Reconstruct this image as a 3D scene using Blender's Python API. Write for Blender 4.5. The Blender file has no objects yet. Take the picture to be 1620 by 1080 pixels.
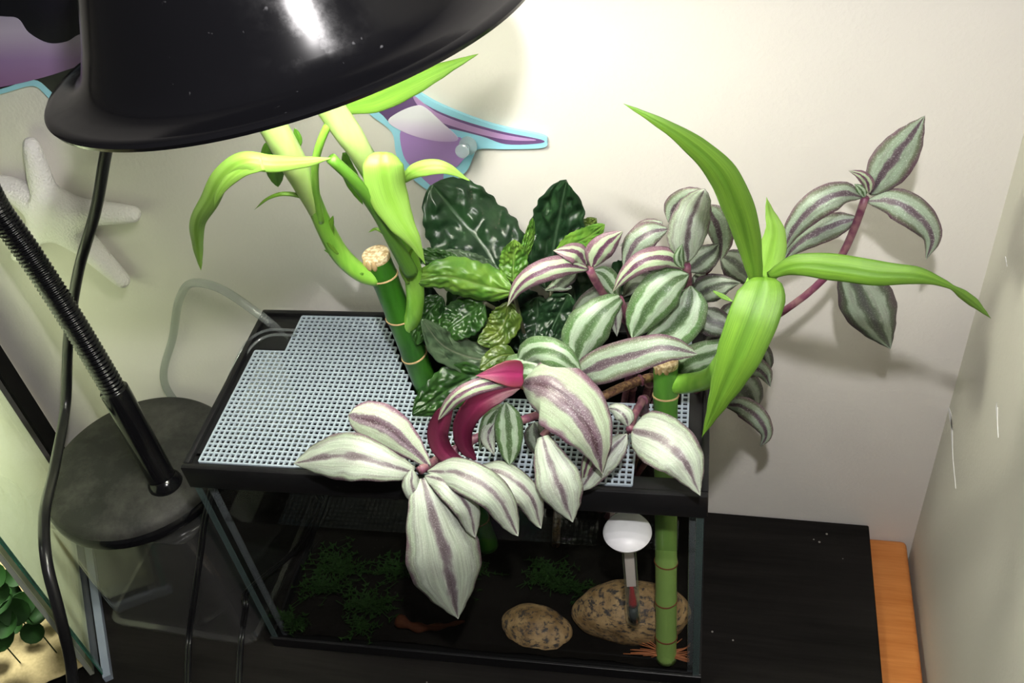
import bpy, bmesh, math, random
from mathutils import Vector, Matrix, noise
random.seed(7)
PI = math.pi
SC = bpy.context.scene
COL = SC.collection

# ------------------------------------------------------------------ camera
CAM = Vector((.3069, -.3199, .6107))
FOC = 1540.8
def cam_axes(p, r, y):
    f = Vector((math.sin(y)*math.cos(p), math.cos(y)*math.cos(p), -math.sin(p)))
    rt = Vector((math.cos(y), -math.sin(y), 0)); up = rt.cross(f)
    return (math.cos(r)*rt+math.sin(r)*up, -math.sin(r)*rt+math.cos(r)*up, f)
CR, CU, CF = cam_axes(.7318, -.1514, -.2932)
cd = bpy.data.cameras.new('camera'); cam = bpy.data.objects.new('camera', cd); COL.objects.link(cam)
cd.sensor_width = 36; cd.lens = 36*FOC/1620; cd.clip_start = .01; cd.clip_end = 20
cam.matrix_world = Matrix(((CR.x, CU.x, -CF.x, CAM.x), (CR.y, CU.y, -CF.y, CAM.y), (CR.z, CU.z, -CF.z, CAM.z), (0, 0, 0, 1)))
SC.camera = cam
# ------------------------------------------------------------------ world, light, exposure
SC.view_settings.view_transform = 'Standard'; SC.view_settings.look = 'None'
SC.view_settings.gamma = 1; SC.view_settings.use_curve_mapping = False
SC.view_settings.exposure = -0.28
wd = bpy.data.worlds.new('world'); SC.world = wd; wd.use_nodes = True
wd.node_tree.nodes['Background'].inputs[0].default_value = (1, .97, .92, 1)
wd.node_tree.nodes['Background'].inputs[1].default_value = .075
def area(name, loc, target, size, energy, color):
    l = bpy.data.lights.new(name, 'AREA'); l.shape = 'DISK'; l.size = size; l.energy = energy; l.color = color
    o = bpy.data.objects.new(name, l); COL.objects.link(o); o.location = loc
    o.rotation_euler = (Vector(target)-Vector(loc)).to_track_quat('-Z', 'Y').to_euler(); return o
# the camera's pop-up flash, just above the lens
area('camera_flash', CAM+CU*.085+CR*.012-CF*.01, CAM+CF*.6-CU*.02, .016, 2.9, (1, .96, .96))
# ------------------------------------------------------------------ helpers
def P(u, v, y):
    """point on the plane Y = y seen at photo pixel (u, v)"""
    d = CF*FOC+CR*(u-810)-CU*(v-540)
    return CAM+d*((y-CAM.y)/d.y)
def PZ(u, v, z):
    d = CF*FOC+CR*(u-810)-CU*(v-540)
    return CAM+d*((z-CAM.z)/d.z)
def link(name, me, mat=None, parent=None):
    o = bpy.data.objects.new(name, me); COL.objects.link(o)
    for m in (mat if isinstance(mat, (list, tuple)) else [mat]):
        if m: me.materials.append(m)
    if parent: o.parent = parent
    return o
def tag(o, label, cat, group=None, kind=None):
    if label: o['label'] = label
    if cat: o['category'] = cat
    if group: o['group'] = group
    if kind: o['kind'] = kind
    return o
def thing(name, label, cat, loc, group=None):
    o = bpy.data.objects.new(name, None); COL.objects.link(o); o.location = loc
    o.empty_display_size = .01
    tag(o, label, cat, group); return o
def reparent(o, root):
    o.parent = root; o.matrix_parent_inverse = Matrix.Translation(-Vector(root.location)) ; return o
def part(name, me, mat, root, label=None):
    """a part whose mesh is written in world coordinates"""
    me.transform(Matrix.Translation(-Vector(root_loc(root))))
    o = link(name, me, mat, root)
    if label: o['label'] = label
    return o
def root_loc(o):
    v = Vector((0, 0, 0))
    while o: v = v+Vector(o.location); o = o.parent
    return v
def me_from(verts, faces, smooth=True, uvs=None, name='m'):
    me = bpy.data.meshes.new(name); me.from_pydata([tuple(v) for v in verts], [], faces)
    if smooth: me.polygons.foreach_set('use_smooth', [True]*len(me.polygons))
    if uvs is not None:
        ul = me.uv_layers.new(name='UVMap')
        for l in me.loops: ul.data[l.index].uv = uvs[l.vertex_index]
    me.update(); return me
def bm_me(bm, smooth=False, angle=None):
    me = bpy.data.meshes.new('m')
    bmesh.ops.recalc_face_normals(bm, faces=bm.faces)
    bm.to_mesh(me); bm.free()
    if smooth:
        me.polygons.foreach_set('use_smooth', [True]*len(me.polygons))
        if angle: me.set_sharp_from_angle(angle=angle)
    return me
def add_box(bm, lo, hi, bevel=0, rz=0, segs=2, M=None):
    r = bmesh.ops.create_cube(bm, size=1)
    vs = r['verts']; lo, hi = Vector(lo), Vector(hi); c = (lo+hi)/2; s = hi-lo
    for v in vs: v.co = Vector((v.co.x*s.x+c.x, v.co.y*s.y+c.y, v.co.z*s.z+c.z))
    if M is not None:
        for v in vs: v.co = M @ v.co
    if bevel:
        es = list({e for v in vs for e in v.link_edges})
        bmesh.ops.bevel(bm, geom=es, offset=bevel, segments=segs, affect='EDGES', profile=.5)
def box_me(lo, hi, bevel=0, M=None, segs=2):
    bm = bmesh.new(); add_box(bm, lo, hi, bevel, M=M, segs=segs); return bm_me(bm, bool(bevel), .6)
def spline(pts, n):
    """Catmull-Rom by chord length through 3D points"""
    pts = [Vector(p) for p in pts]
    if len(pts) == 2: return [pts[0].lerp(pts[1], i/(n-1)) for i in range(n)]
    a = [pts[0]*2-pts[1]]+pts+[pts[-1]*2-pts[-2]]
    t = [0]
    for i in range(1, len(a)): t.append(t[-1]+max((a[i]-a[i-1]).length, 1e-6)**.5)
    # dense sampling, then even arc length
    out = []
    for i in range(1, len(a)-2):
        for k in range(16):
            s = t[i]+(t[i+1]-t[i])*k/16
            A1 = a[i-1]*((t[i]-s)/(t[i]-t[i-1]))+a[i]*((s-t[i-1])/(t[i]-t[i-1]))
            A2 = a[i]*((t[i+1]-s)/(t[i+1]-t[i]))+a[i+1]*((s-t[i])/(t[i+1]-t[i]))
            A3 = a[i+1]*((t[i+2]-s)/(t[i+2]-t[i+1]))+a[i+2]*((s-t[i+1])/(t[i+2]-t[i+1]))
            B1 = A1*((t[i+1]-s)/(t[i+1]-t[i-1]))+A2*((s-t[i-1])/(t[i+1]-t[i-1]))
            B2 = A2*((t[i+2]-s)/(t[i+2]-t[i]))+A3*((s-t[i])/(t[i+2]-t[i]))
            out.append(B1*((t[i+1]-s)/(t[i+1]-t[i]))+B2*((s-t[i])/(t[i+1]-t[i])))
    out.append(pts[-1])
    L = [0]
    for i in range(1, len(out)): L.append(L[-1]+(out[i]-out[i-1]).length)
    res = []; j = 0
    for k in range(n):
        s = L[-1]*k/(n-1)
        while j < len(L)-2 and L[j+1] < s: j += 1
        f = (s-L[j])/max(L[j+1]-L[j], 1e-9); res.append(out[j].lerp(out[j+1], min(max(f, 0), 1)))
    return res
def tube_me(pts, rad, n=24, sides=12, caps=True, raw=False):
    """tube along spline; rad is a number or function of t"""
    c = pts if raw else spline(pts, n); n = len(c)
    verts, faces, uvs = [], [], []
    T0 = (c[1]-c[0]).normalized(); a = T0.orthogonal().normalized()
    for i in range(n):
        T = (c[min(i+1, n-1)]-c[max(i-1, 0)]).normalized()
        a = (a-T*a.dot(T)).normalized(); b = T.cross(a)
        r = rad(i/(n-1)) if callable(rad) else rad
        for k in range(sides):
            th = 2*PI*k/sides; verts.append(c[i]+(a*math.cos(th)+b*math.sin(th))*r); uvs.append((k/sides, i/(n-1)))
    for i in range(n-1):
        for k in range(sides):
            k2 = (k+1) % sides; faces.append((i*sides+k, i*sides+k2, (i+1)*sides+k2, (i+1)*sides+k))
    if caps: faces.append(tuple(range(sides))[::-1]); faces.append(tuple((n-1)*sides+k for k in range(sides)))
    return me_from(verts, faces, True, uvs)
def lathe_me(prof, centre, axis=(0, 0, 1), sides=64, close=False):
    ax = Vector(axis).normalized(); a = ax.orthogonal().normalized(); b = ax.cross(a); c = Vector(centre)
    verts, faces = [], []; m = len(prof)
    for (r, h) in prof:
        for k in range(sides):
            th = 2*PI*k/sides; verts.append(c+ax*h+(a*math.cos(th)+b*math.sin(th))*max(r, 1e-5))
    for i in range(m-1 if not close else m):
        j = (i+1) % m
        for k in range(sides):
            k2 = (k+1) % sides; faces.append((i*sides+k, i*sides+k2, j*sides+k2, j*sides+k))
    me = me_from(verts, faces, True); me.set_sharp_from_angle(angle=.8); return me
# ------------------------------------------------------------------ materials
def mat(name, color=(.5, .5, .5), rough=.5, spec=.5, metal=0, **kw):
    m = bpy.data.materials.new(name); m.use_nodes = True
    b = m.node_tree.nodes['Principled BSDF']
    b.inputs['Base Color'].default_value = (*color, 1); b.inputs['Roughness'].default_value = rough
    b.inputs['Specular IOR Level'].default_value = spec; b.inputs['Metallic'].default_value = metal
    for k, v in kw.items(): b.inputs[k.replace('_', ' ')].default_value = v
    return m
class N:
    def __init__(s, m): s.m = m; s.t = m.node_tree; s.b = s.t.nodes['Principled BSDF']
    def n(s, ty, ins=None, **kw):
        x = s.t.nodes.new(ty)
        for k, v in kw.items(): setattr(x, k, v)
        for k, v in (ins or {}).items():
            if isinstance(v, bpy.types.NodeSocket): s.t.links.new(v, x.inputs[k])
            else: x.inputs[k].default_value = v
        return x
    def math(s, op, a, b=0, c=0):
        return s.n('ShaderNodeMath', {0: a, 1: b, 2: c}, operation=op).outputs[0]
    def ramp(s, fac, stops, interp='LINEAR'):
        x = s.n('ShaderNodeValToRGB', {0: fac}); x.color_ramp.interpolation = interp
        e = x.color_ramp.elements
        while len(e) < len(stops): e.new(.5)
        for i, (p, c) in enumerate(stops): e[i].position = p; e[i].color = (*c, 1) if len(c) == 3 else c
        return x.outputs[0]
    def mix(s, f, a, b, bt='MIX'):
        x = s.n('ShaderNodeMix', data_type='RGBA', blend_type=bt)
        for i, v in ((0, f), (6, a), (7, b)):
            if isinstance(v, bpy.types.NodeSocket): s.t.links.new(v, x.inputs[i])
            else: x.inputs[i].default_value = (*v, 1) if isinstance(v, tuple) else v
        return x.outputs[2]
    def noise(s, vec, scale, detail=3, rough=.5):
        return s.n('ShaderNodeTexNoise', {'Vector': vec, 'Scale': scale, 'Detail': detail, 'Roughness': rough}).outputs[0]
    def obj(s): return s.n('ShaderNodeTexCoord').outputs['Object']
    def uv(s): return s.n('ShaderNodeTexCoord').outputs['UV']
    def scale(s, vec, sc): return s.n('ShaderNodeVectorMath', {0: vec, 1: sc}, operation='MULTIPLY').outputs[0]
    def color(s, c): s.t.links.new(c, s.b.inputs['Base Color'])
    def rough(s, c): s.t.links.new(c, s.b.inputs['Roughness'])
    def bump(s, h, st=.3, dist=.001):
        x = s.n('ShaderNodeBump', {'Strength': st, 'Distance': dist, 'Height': h}); s.t.links.new(x.outputs[0], s.b.inputs['Normal'])
def wall_mat(name, c1, c2):
    m = mat(name, c1, .75, .25); n = N(m); o = n.obj()
    n.color(n.mix(n.noise(o, 3, 2), c1, c2))
    h = n.math('ADD', n.noise(o, 420, 4), n.math('MULTIPLY', n.noise(o, 60, 3), 1.2))
    n.bump(h, .22, .0012); return m
M_wall = wall_mat('wall_paint_cream', (.695, .67, .625), (.73, .705, .655))
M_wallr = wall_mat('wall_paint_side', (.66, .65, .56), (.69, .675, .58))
def wood_mat(name, c1, c2, rough, gs, along=(3, 60, 60), st=.15):
    m = mat(name, c1, rough, .35 if c1[0] > .1 else .12); n = N(m); o = n.obj(); v = n.scale(o, along)
    g = n.noise(v, gs, 6, .62); g2 = n.noise(n.scale(o, (along[0]*2, along[1]*4, along[2]*4)), gs*1.5, 3)
    gg = n.math('ADD', n.math('MULTIPLY', g, .7), n.math('MULTIPLY', g2, .3))
    f = n.ramp(gg, [(.36, (0, 0, 0)), (.62, (1, 1, 1))])
    n.color(n.mix(f, c1, c2)); n.bump(gg, st, .0006); return m
M_board = wood_mat('black_wood_laminate', (.004, .0035, .003), (.012, .0105, .0095), .7, 2.2, (2.5, 30, 30))
nn = N(M_board); oo = nn.obj()
vo = nn.n('ShaderNodeTexVoronoi', {'Vector': oo, 'Scale': 55}).outputs[0]
old = M_board.node_tree.nodes['Principled BSDF'].inputs['Base Color'].links[0].from_socket
nn.color(nn.mix(nn.math('MULTIPLY', nn.math('LESS_THAN', vo, .045), nn.math('GREATER_THAN', nn.noise(oo, 30, 1), .53)), old, (.22, .21, .19)))
M_desk = wood_mat('orange_varnished_wood', (.50, .165, .035), (.66, .26, .07), .38, 2.6, (4, 34, 34), .06)
M_black = mat('black_plastic', (.009, .009, .010), .35, .35)
M_blackm = mat('black_matte_plastic', (.006, .006, .006), .7, .05)
M_gloss = mat('glossy_black_enamel', (.004, .004, .005), .16, .4)
nn = N(M_gloss); oo = nn.obj()
dust = nn.ramp(nn.noise(oo, 55, 6, .7), [(.45, (.14, .14, .14)), (.75, (.27, .27, .27))]); nn.rough(dust)
specks = nn.ramp(nn.noise(oo, 260, 2, .5), [(.74, (.004, .004, .005)), (.80, (.08, .08, .085))]); nn.color(specks)
M_base = mat('lamp_base_textured', (.022, .022, .02), .62, .3); nn = N(M_base); oo = nn.obj()
nn.color(nn.mix(nn.ramp(nn.noise(oo, 30, 6, .7), [(.45, (0, 0, 0)), (.8, (1, 1, 1))]), (.018, .018, .017), (.07, .068, .062))); nn.bump(nn.noise(oo, 900, 2), .2, .0004)
M_cable = mat('black_cable_rubber', (.008, .008, .009), .28, .5)
M_inner = mat('white_reflector_enamel', (.85, .85, .82), .3)
M_star = mat('chalky_white_starfish', (.84, .82, .80), .9, .1); nn = N(M_star); oo = nn.obj()
nn.bump(nn.n('ShaderNodeTexVoronoi', {'Vector': oo, 'Scale': 620}).outputs[0], .6, .0012)
M_pith = mat('cut_stem_pith', (.72, .58, .36), .8, .2); nn = N(M_pith); oo = nn.obj()
nn.color(nn.mix(nn.ramp(nn.noise(oo, 500, 3), [(.4, (0, 0, 0)), (.62, (1, 1, 1))]), (.42, .29, .15), (.80, .68, .46)))
M_scar2 = mat('wet_node_ring', (.16, .05, .02), .5)
M_scar = mat('dry_node_ring', (.42, .29, .15), .8, .2)
M_water_white = mat('white_plastic', (.8, .8, .82), .4)
def clear(name, tint=(1, 1, 1), ior=1.45, rough=.02, gl=1.0, haze=0.0, hz=(.8, .85, .85)):
    """thin clear sheet: see-through with a fresnel reflection and a little surface haze"""
    m = bpy.data.materials.new(name); m.use_nodes = True; t = m.node_tree; t.nodes.clear()
    out = t.nodes.new('ShaderNodeOutputMaterial'); tr = t.nodes.new('ShaderNodeBsdfTransparent'); tr.inputs[0].default_value = (*tint, 1)
    g = t.nodes.new('ShaderNodeBsdfGlossy'); g.inputs['Roughness'].default_value = rough; g.inputs[0].default_value = (gl, gl, gl, 1)
    lw = t.nodes.new('ShaderNodeLayerWeight'); lw.inputs[0].default_value = .5
    pw = t.nodes.new('ShaderNodeMath'); pw.operation = 'POWER'; t.links.new(lw.outputs['Facing'], pw.inputs[0]); pw.inputs[1].default_value = 5
    f0 = ((ior-1)/(ior+1))**2
    fr = t.nodes.new('ShaderNodeMath'); fr.operation = 'MULTIPLY_ADD'; t.links.new(pw.outputs[0], fr.inputs[0]); fr.inputs[1].default_value = 1-f0; fr.inputs[2].default_value = f0
    mx = t.nodes.new('ShaderNodeMixShader'); t.links.new(fr.outputs[0], mx.inputs[0]); t.links.new(tr.outputs[0], mx.inputs[1]); t.links.new(g.outputs[0], mx.inputs[2])
    last = mx
    if haze:
        d = t.nodes.new('ShaderNodeBsdfDiffuse'); d.inputs[0].default_value = (*hz, 1)
        m2 = t.nodes.new('ShaderNodeMixShader'); m2.inputs[0].default_value = haze
        t.links.new(mx.outputs[0], m2.inputs[1]); t.links.new(d.outputs[0], m2.inputs[2]); last = m2
    t.links.new(last.outputs[0], out.inputs[0]); return m
M_glass = clear('tank_glass', (.985, .99, .985), 1.3, gl=.7)
M_glass_edge = clear('glass_edge', (.62, .78, .76), 1.5, .1, .9, .07, (.55, .7, .7))
M_silicone = clear('clear_silicone', (.85, .88, .9), 1.4, .2, .8, .10, (.6, .65, .7))
M_water = clear('water_surface', (.86, .9, .86), 1.33)
M_clearp = clear('clear_plastic', (.95, .95, .95), 1.5, .05, 1, .022, (.7, .7, .7))
M_tubep = clear('clear_airline_tube', (.80, .82, .82), 1.45, .06, 1, .10, (.7, .75, .75))
M_pin = clear('clear_push_pin', (.80, .88, .90), 1.8, .05, 1, .25, (.8, .9, .95))
M_mesh = mat('white_plastic_canvas', (.42, .50, .56), .35, .5, Subsurface_Weight=0.0)
# ------- leaf materials. UV: x across (0..1, midrib at .5), y along
def leaf_mat(name, stops, streak=.25, sparkle=.3, rough=.35, seed=0., spec=.5, trans=.0, sheen=0):
    m = mat(name, (.3, .5, .2), rough, spec); n = N(m); uv = n.uv()
    sep = n.n('ShaderNodeSeparateXYZ', {0: uv})
    a = n.math('ABSOLUTE', n.math('MULTIPLY_ADD', sep.outputs[0], 2, -1))
    rnd_ = n.math('MULTIPLY', n.n('ShaderNodeObjectInfo').outputs['Random'], 50)
    off = n.n('ShaderNodeCombineXYZ', {0: rnd_, 1: n.math('ADD', rnd_, seed)}).outputs[0]
    wob = n.noise(n.n('ShaderNodeVectorMath', {0: n.scale(uv, (3, 4, 1)), 1: off}, operation='ADD').outputs[0], 1.5, 3)
    patch = n.noise(n.n('ShaderNodeVectorMath', {0: n.scale(uv, (9, 3, 1)), 1: off}, operation='ADD').outputs[0], 1.3, 4)
    # stripes run parallel but pinch towards the tip
    a2 = n.math('ADD', a, n.math('MULTIPLY_ADD', wob, .42, -.21))
    col = n.ramp(a2, stops)
    st = n.noise(n.scale(uv, (95, 2.2, 1)), 1, 3, .6)
    col = n.mix(n.math('MULTIPLY', st, streak), col, (.95, .97, .95), 'MIX') if sparkle < 0 else n.mix(streak, col, n.mix(1.0, col, n.ramp(st, [(.3, (.35, .38, .33)), (.7, (1.35, 1.35, 1.35))]), 'MULTIPLY'))
    if sparkle > 0:
        col = n.mix(n.ramp(patch, [(.42, (0, 0, 0)), (.66, (.55, .55, .55))]), col, n.mix(1.0, col, (.72, .60, .68), 'MULTIPLY'))
        sp = n.n('ShaderNodeTexNoise', {'Vector': n.obj(), 'Scale': 1500, 'Detail': 2}).outputs[0]
        col = n.mix(n.math('MULTIPLY', n.ramp(sp, [(.55, (0, 0, 0)), (.72, (1, 1, 1))]), sparkle), col, (.92, .95, .93))
    n.color(col); n.bump(n.math('ADD', st, n.math('MULTIPLY', n.noise(n.obj(), 700, 3), .6)), .25, .0005)
    if trans:
        b = n.b; b.inputs['Subsurface Weight'].default_value = 0
        t = n.t; out = [x for x in t.nodes if x.type == 'OUTPUT_MATERIAL'][0]
        tl = n.n('ShaderNodeBsdfTranslucent'); t.links.new(col, tl.inputs[0])
        mx = n.n('ShaderNodeMixShader', {0: trans}); t.links.new(b.outputs[0], mx.inputs[1]); t.links.new(tl.outputs[0], mx.inputs[2]); t.links.new(mx.outputs[0], out.inputs[0])
    return m
SIL = (.50, .58, .46)
Z = {}
Z['silver'] = leaf_mat('zebrina_silver', [(0, (.11, .085, .095)), (.10, (.19, .16, .175)), (.19, (.42, .47, .40)), (.40, (.45, .53, .42)), (.62, (.47, .54, .45)), (.74, (.30, .33, .28)), (.84, (.36, .44, .32)), (.92, (.22, .24, .19)), (.98, (.15, .10, .12))], .6, .22, .38, 1.)
Z['silverp'] = leaf_mat('zebrina_silver_purple', [(0, (.05, .02, .03)), (.04, (.07, .035, .05)), (.08, (.12, .075, .10)), (.27, (.16, .12, .14)), (.36, (.38, .45, .33)), (.76, (.42, .52, .36)), (.88, (.26, .18, .22)), (.97, (.17, .08, .12))], .45, .25, .38, 2.)
Z['purple'] = leaf_mat('zebrina_purple', [(0, (.085, .028, .062)), (.17, (.125, .055, .095)), (.24, (.36, .47, .29)), (.56, (.39, .50, .32)), (.66, (.17, .09, .12)), (.98, (.14, .07, .10))], .3, .15, .38, 3.)
Z['grey'] = leaf_mat('zebrina_grey', [(0, (.07, .045, .06)), (.15, (.10, .075, .09)), (.26, (.23, .30, .22)), (.60, (.26, .33, .25)), (.72, (.12, .15, .09)), (.97, (.12, .06, .09))], .35, .2, .36, 5.)
Z['green'] = leaf_mat('zebrina_green', [(0, (.05, .10, .035)), (.16, (.07, .13, .05)), (.27, (.30, .40, .28)), (.58, (.34, .44, .32)), (.68, (.065, .15, .04)), (.97, (.08, .13, .06))], .35, .15, .36, 7.)
Z['dark'] = leaf_mat('zebrina_dark', [(0, (.05, .05, .05)), (.2, (.07, .09, .06)), (.32, (.20, .24, .19)), (.60, (.22, .27, .21)), (.72, (.05, .07, .04)), (.97, (.06, .04, .05))], .3, .1, .36, 9.)
M_under = leaf_mat('zebrina_underside', [(0, (.13, .010, .045)), (.5, (.10, .008, .032)), (1, (.07, .006, .022))], .3, 0, .42, 2., trans=.12)
M_underb = leaf_mat('zebrina_underside_bright', [(0, (.22, .008, .075)), (.5, (.17, .008, .055)), (1, (.13, .015, .025))], .3, 0, .42, 2., trans=.15)
M_bam = leaf_mat('bamboo_leaf', [(0, (.12, .27, .025)), (.5, (.165, .33, .032)), (1, (.11, .24, .025))], .55, 0, .45, 4., trans=.25)
M_baml = leaf_mat('bamboo_leaf_pale', [(0, (.24, .46, .06)), (.5, (.30, .53, .10)), (1, (.26, .46, .08))], .3, 0, .38, 4.5, trans=.25)
M_bamd = leaf_mat('bamboo_leaf_dark', [(0, (.09, .24, .02)), (.5, (.11, .28, .03)), (1, (.09, .22, .02))], .3, 0, .4, 4.8, trans=.2)
def waffle_mat(name, c1, c2, vein, rough=.28, trans=0):
    m = mat(name, c1, rough, .32); n = N(m); uv = n.uv(); sep = n.n('ShaderNodeSeparateXYZ', {0: uv})
    a = n.math('ABSOLUTE', n.math('MULTIPLY_ADD', sep.outputs[0], 2, -1))
    base = n.mix(n.ramp(n.noise(n.obj(), 90, 4), [(.35, (0, 0, 0)), (.7, (1, 1, 1))]), c1, c2)
    n.color(n.mix(n.ramp(a, [(.0, (1, 1, 1)), (.028, (1, 1, 1)), (.05, (0, 0, 0))]), base, vein)); n.bump(n.noise(n.obj(), 260, 3), .3, .0008); return m
W = {}
W['dark'] = waffle_mat('waffle_leaf_dark', (.005, .018, .007), (.012, .036, .012), (.03, .055, .03), .33)
W['mid'] = waffle_mat('waffle_leaf_mid', (.008, .030, .006), (.022, .065, .010), (.03, .07, .02), .32)
W['light'] = waffle_mat('waffle_leaf_light', (.035, .11, .012), (.12, .22, .03), (.12, .2, .05), .34)
W['olive'] = waffle_mat('waffle_leaf_olive', (.035, .07, .010), (.075, .11, .015), (.09, .12, .03), .32)
W['greyg'] = waffle_mat('waffle_leaf_grey', (.03, .055, .028), (.06, .09, .05), (.09, .1, .07), .4)
M_wunder = mat('waffle_underside', (.035, .03, .02), .6)
def stem_mat(name, c1, c2, sc=220):
    m = mat(name, c1, .45, .4); n = N(m); n.color(n.mix(n.ramp(n.noise(n.obj(), sc, 3), [(.4, (0, 0, 0)), (.62, (1, 1, 1))]), c1, c2)); return m
M_stemp = stem_mat('zebrina_stem_purple', (.13, .035, .07), (.22, .11, .12))
M_stemb = stem_mat('zebrina_stem_brown', (.07, .025, .02), (.22, .13, .06), 500)
def stalk_mat(name, c1, c2):
    m = mat(name, c1, .3, .5); n = N(m); v = n.scale(n.obj(), (1, 1, .18))
    n.color(n.mix(n.ramp(n.noise(v, 160, 4), [(.35, (0, 0, 0)), (.7, (1, 1, 1))]), c1, c2)); return m
M_stalk = stalk_mat('bamboo_stalk', (.012, .07, .005), (.030, .125, .010))
def stalk_grad():
    m = stalk_mat('bamboo_stalk_graded', (.04, .15, .015), (.08, .22, .03)); n = N(m)
    z = n.n('ShaderNodeSeparateXYZ', {0: n.obj()}).outputs[2]
    old = m.node_tree.nodes['Principled BSDF'].inputs['Base Color'].links[0].from_socket
    n.color(n.mix(n.ramp(z, [(.11, (1, 1, 1)), (.20, (0, 0, 0))]), old, (.26, .42, .11))); return m
M_stalkl_old = stalk_mat('bamboo_stalk_light', (.055, .19, .018), (.11, .27, .04))
M_shoot = stalk_mat('bamboo_shoot', (.14, .36, .03), (.25, .50, .07))
M_shootp = stalk_mat('bamboo_shoot_pale', (.42, .62, .18), (.52, .70, .26))
M_stalkl = stalk_grad()
# ------------------------------------------------------------------ the setting
YW, XC = .1525, .4490
def struct(name, me, m): o = link(name, me, m); o['kind'] = 'structure'; return o
struct('wall_back', box_me((-1.3, YW, -.75), (XC+.1, YW+.1, 1.5)), M_wall)
struct('wall_right', box_me((XC, -1.6, -.75), (XC+.1, YW, 1.5)), M_wallr)
struct('floor', box_me((-1.3, -1.6, -.79), (XC+.1, YW+.1, -.75)), mat('floor_board', (.25, .2, .15), .6))
# ------------------------------------------------------------------ desk and black board
dk = thing('desk', 'orange varnished wooden desk showing as a strip beside the right wall', 'desk', (.05, -.2, -.75))
part('desk_top', box_me((-.7, -.62, -.040), (XC-.0045, YW-.001, -.0145), .004, segs=3), M_desk, dk)
for sx in (-.66, .40):
    for sy in (-.58, .10): part('leg', box_me((sx, sy, -.75), (sx+.035, sy+.035, -.0402), .002), M_desk, dk)
bd = link('black_board', box_me((-.7, -.62, -.0143), (.4158, YW-.0012, 0), .0008, segs=1), M_board)
tag(bd, 'large black wood-grain board laid on the orange desk under the tank', 'board')
# ------------------------------------------------------------------ aquarium (nano tank)
TY = .0298
TM = Matrix.Rotation(TY, 4, 'Z')
TW, TD, TH = .300, .1390, .1985
tk = thing('aquarium', 'small rectangular glass aquarium with black rim in the middle of the board', 'aquarium', (.15, .07, .0005))
RF = .0185
def tbox(lo, hi, bevel=0): return box_me(lo, hi, bevel, M=TM)
g = .004
def base():
    bm = bmesh.new()
    add_box(bm, (-.001, -.001, .0002), (TW+.001, .0009, .0105), .0003, M=TM); add_box(bm, (-.001, TD-.0009, .0002), (TW+.001, TD+.001, .0105), .0003, M=TM)
    add_box(bm, (-.001, .001, .0002), (.0009, TD-.001, .0105), .0003, M=TM); add_box(bm, (TW-.0009, .001, .0002), (TW+.001, TD-.001, .0105), .0003, M=TM)
    return bm_me(bm)
part('base_frame', base(), M_black, tk)
part('bottom_pane', tbox((.001, .001, .0015), (TW-.001, TD-.001, .0045)), M_blackm, tk)
Z0, Z1 = .0046, TH-.004
part('front_pane', tbox((.0045, .001, Z0), (TW-.0045, .001+g, Z1)), M_glass, tk)
part('left_pane', tbox((.001, .001, Z0), (.0043, TD-.001, Z1)), M_glass, tk)
part('right_pane', tbox((TW-.0043, .001, Z0), (TW-.001, TD-.001, Z1)), M_glass, tk)
part('back_pane', tbox((.0045, TD-.001-g, Z0), (TW-.0045, TD-.001, Z1)), M_glass, tk)
part('black_background', tbox((.0047, TD-.0075, Z0), (TW-.0047, TD-.0053, Z1-.001)), M_blackm, tk)
for (x0, x1) in ((.0044, .0085), (TW-.0085, TW-.0044)):
    part('silicone_seam', tbox((x0, .0052, Z0), (x1, .0088, TH-.02), .0012), M_silicone, tk)
for (x0, x1) in ((.0005, .0046), (TW-.0046, TW-.0005)):
    part('glass_edge', tbox((x0, .0002, Z0), (x1, .0009, TH-RF), 0), M_glass_edge, tk)
# rim: a black frame of four bars with an inner ledge and a moulded notch for hoses at the back left
def rim():
    bm = bmesh.new(); t = .0062; e = .0015
    lo, hi = TH-RF, TH
    add_box(bm, (-e, -e, lo), (TW+e, t-.0035, hi), .0012, M=TM)
    add_box(bm, (-e, TD-t+.0035, lo), (TW+e, TD+e, hi), .0012, M=TM)
    add_box(bm, (-e, t-.0036, lo), (t-.0035, TD-t+.0036, hi), .0012, M=TM)
    add_box(bm, (TW-t+.0035, t-.0036, lo), (TW+e, TD-t+.0036, hi), .0012, M=TM)
    for lo2, hi2 in (((0, 0), (TW, .013)), ((0, TD-.010), (TW, TD)), ((0, .01), (.010, TD-.01)), ((TW-.016, .01), (TW, TD-.01))):
        add_box(bm, (lo2[0], lo2[1], TH-.0055), (hi2[0], hi2[1], TH-.0030), .0006, M=TM)
    add_box(bm, (.008, TD-.036, TH-.0055), (.030, TD-.008, TH-.0028), .0008, M=TM)
    return bm_me(bm, True, .6)
part('rim_frame', rim(), M_black, tk)
wl = part('water', tbox((.0049, .0055, .139), (TW-.0049, TD-.0078, .1396)), M_water, tk)
sub = bmesh.new(); bmesh.ops.create_grid(sub, x_segments=70, y_segments=34, size=.5)
for v in sub.verts:
    x = .0048+(v.co.x+.5)*(TW-.0096); y = .0056+(v.co.y+.5)*(TD-.0140)
    z = .0085+.0030*noise.noise(Vector((x*60, y*60, 0)))+.0018*noise.noise(Vector((x*330, y*330, 4)))
    v.co = TM @ Vector((x, y, z))
sb = part('black_gravel', bm_me(sub, True), mat('black_gravel', (.008, .007, .006), .8, .03), tk)
sb['kind'] = 'stuff'

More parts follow.
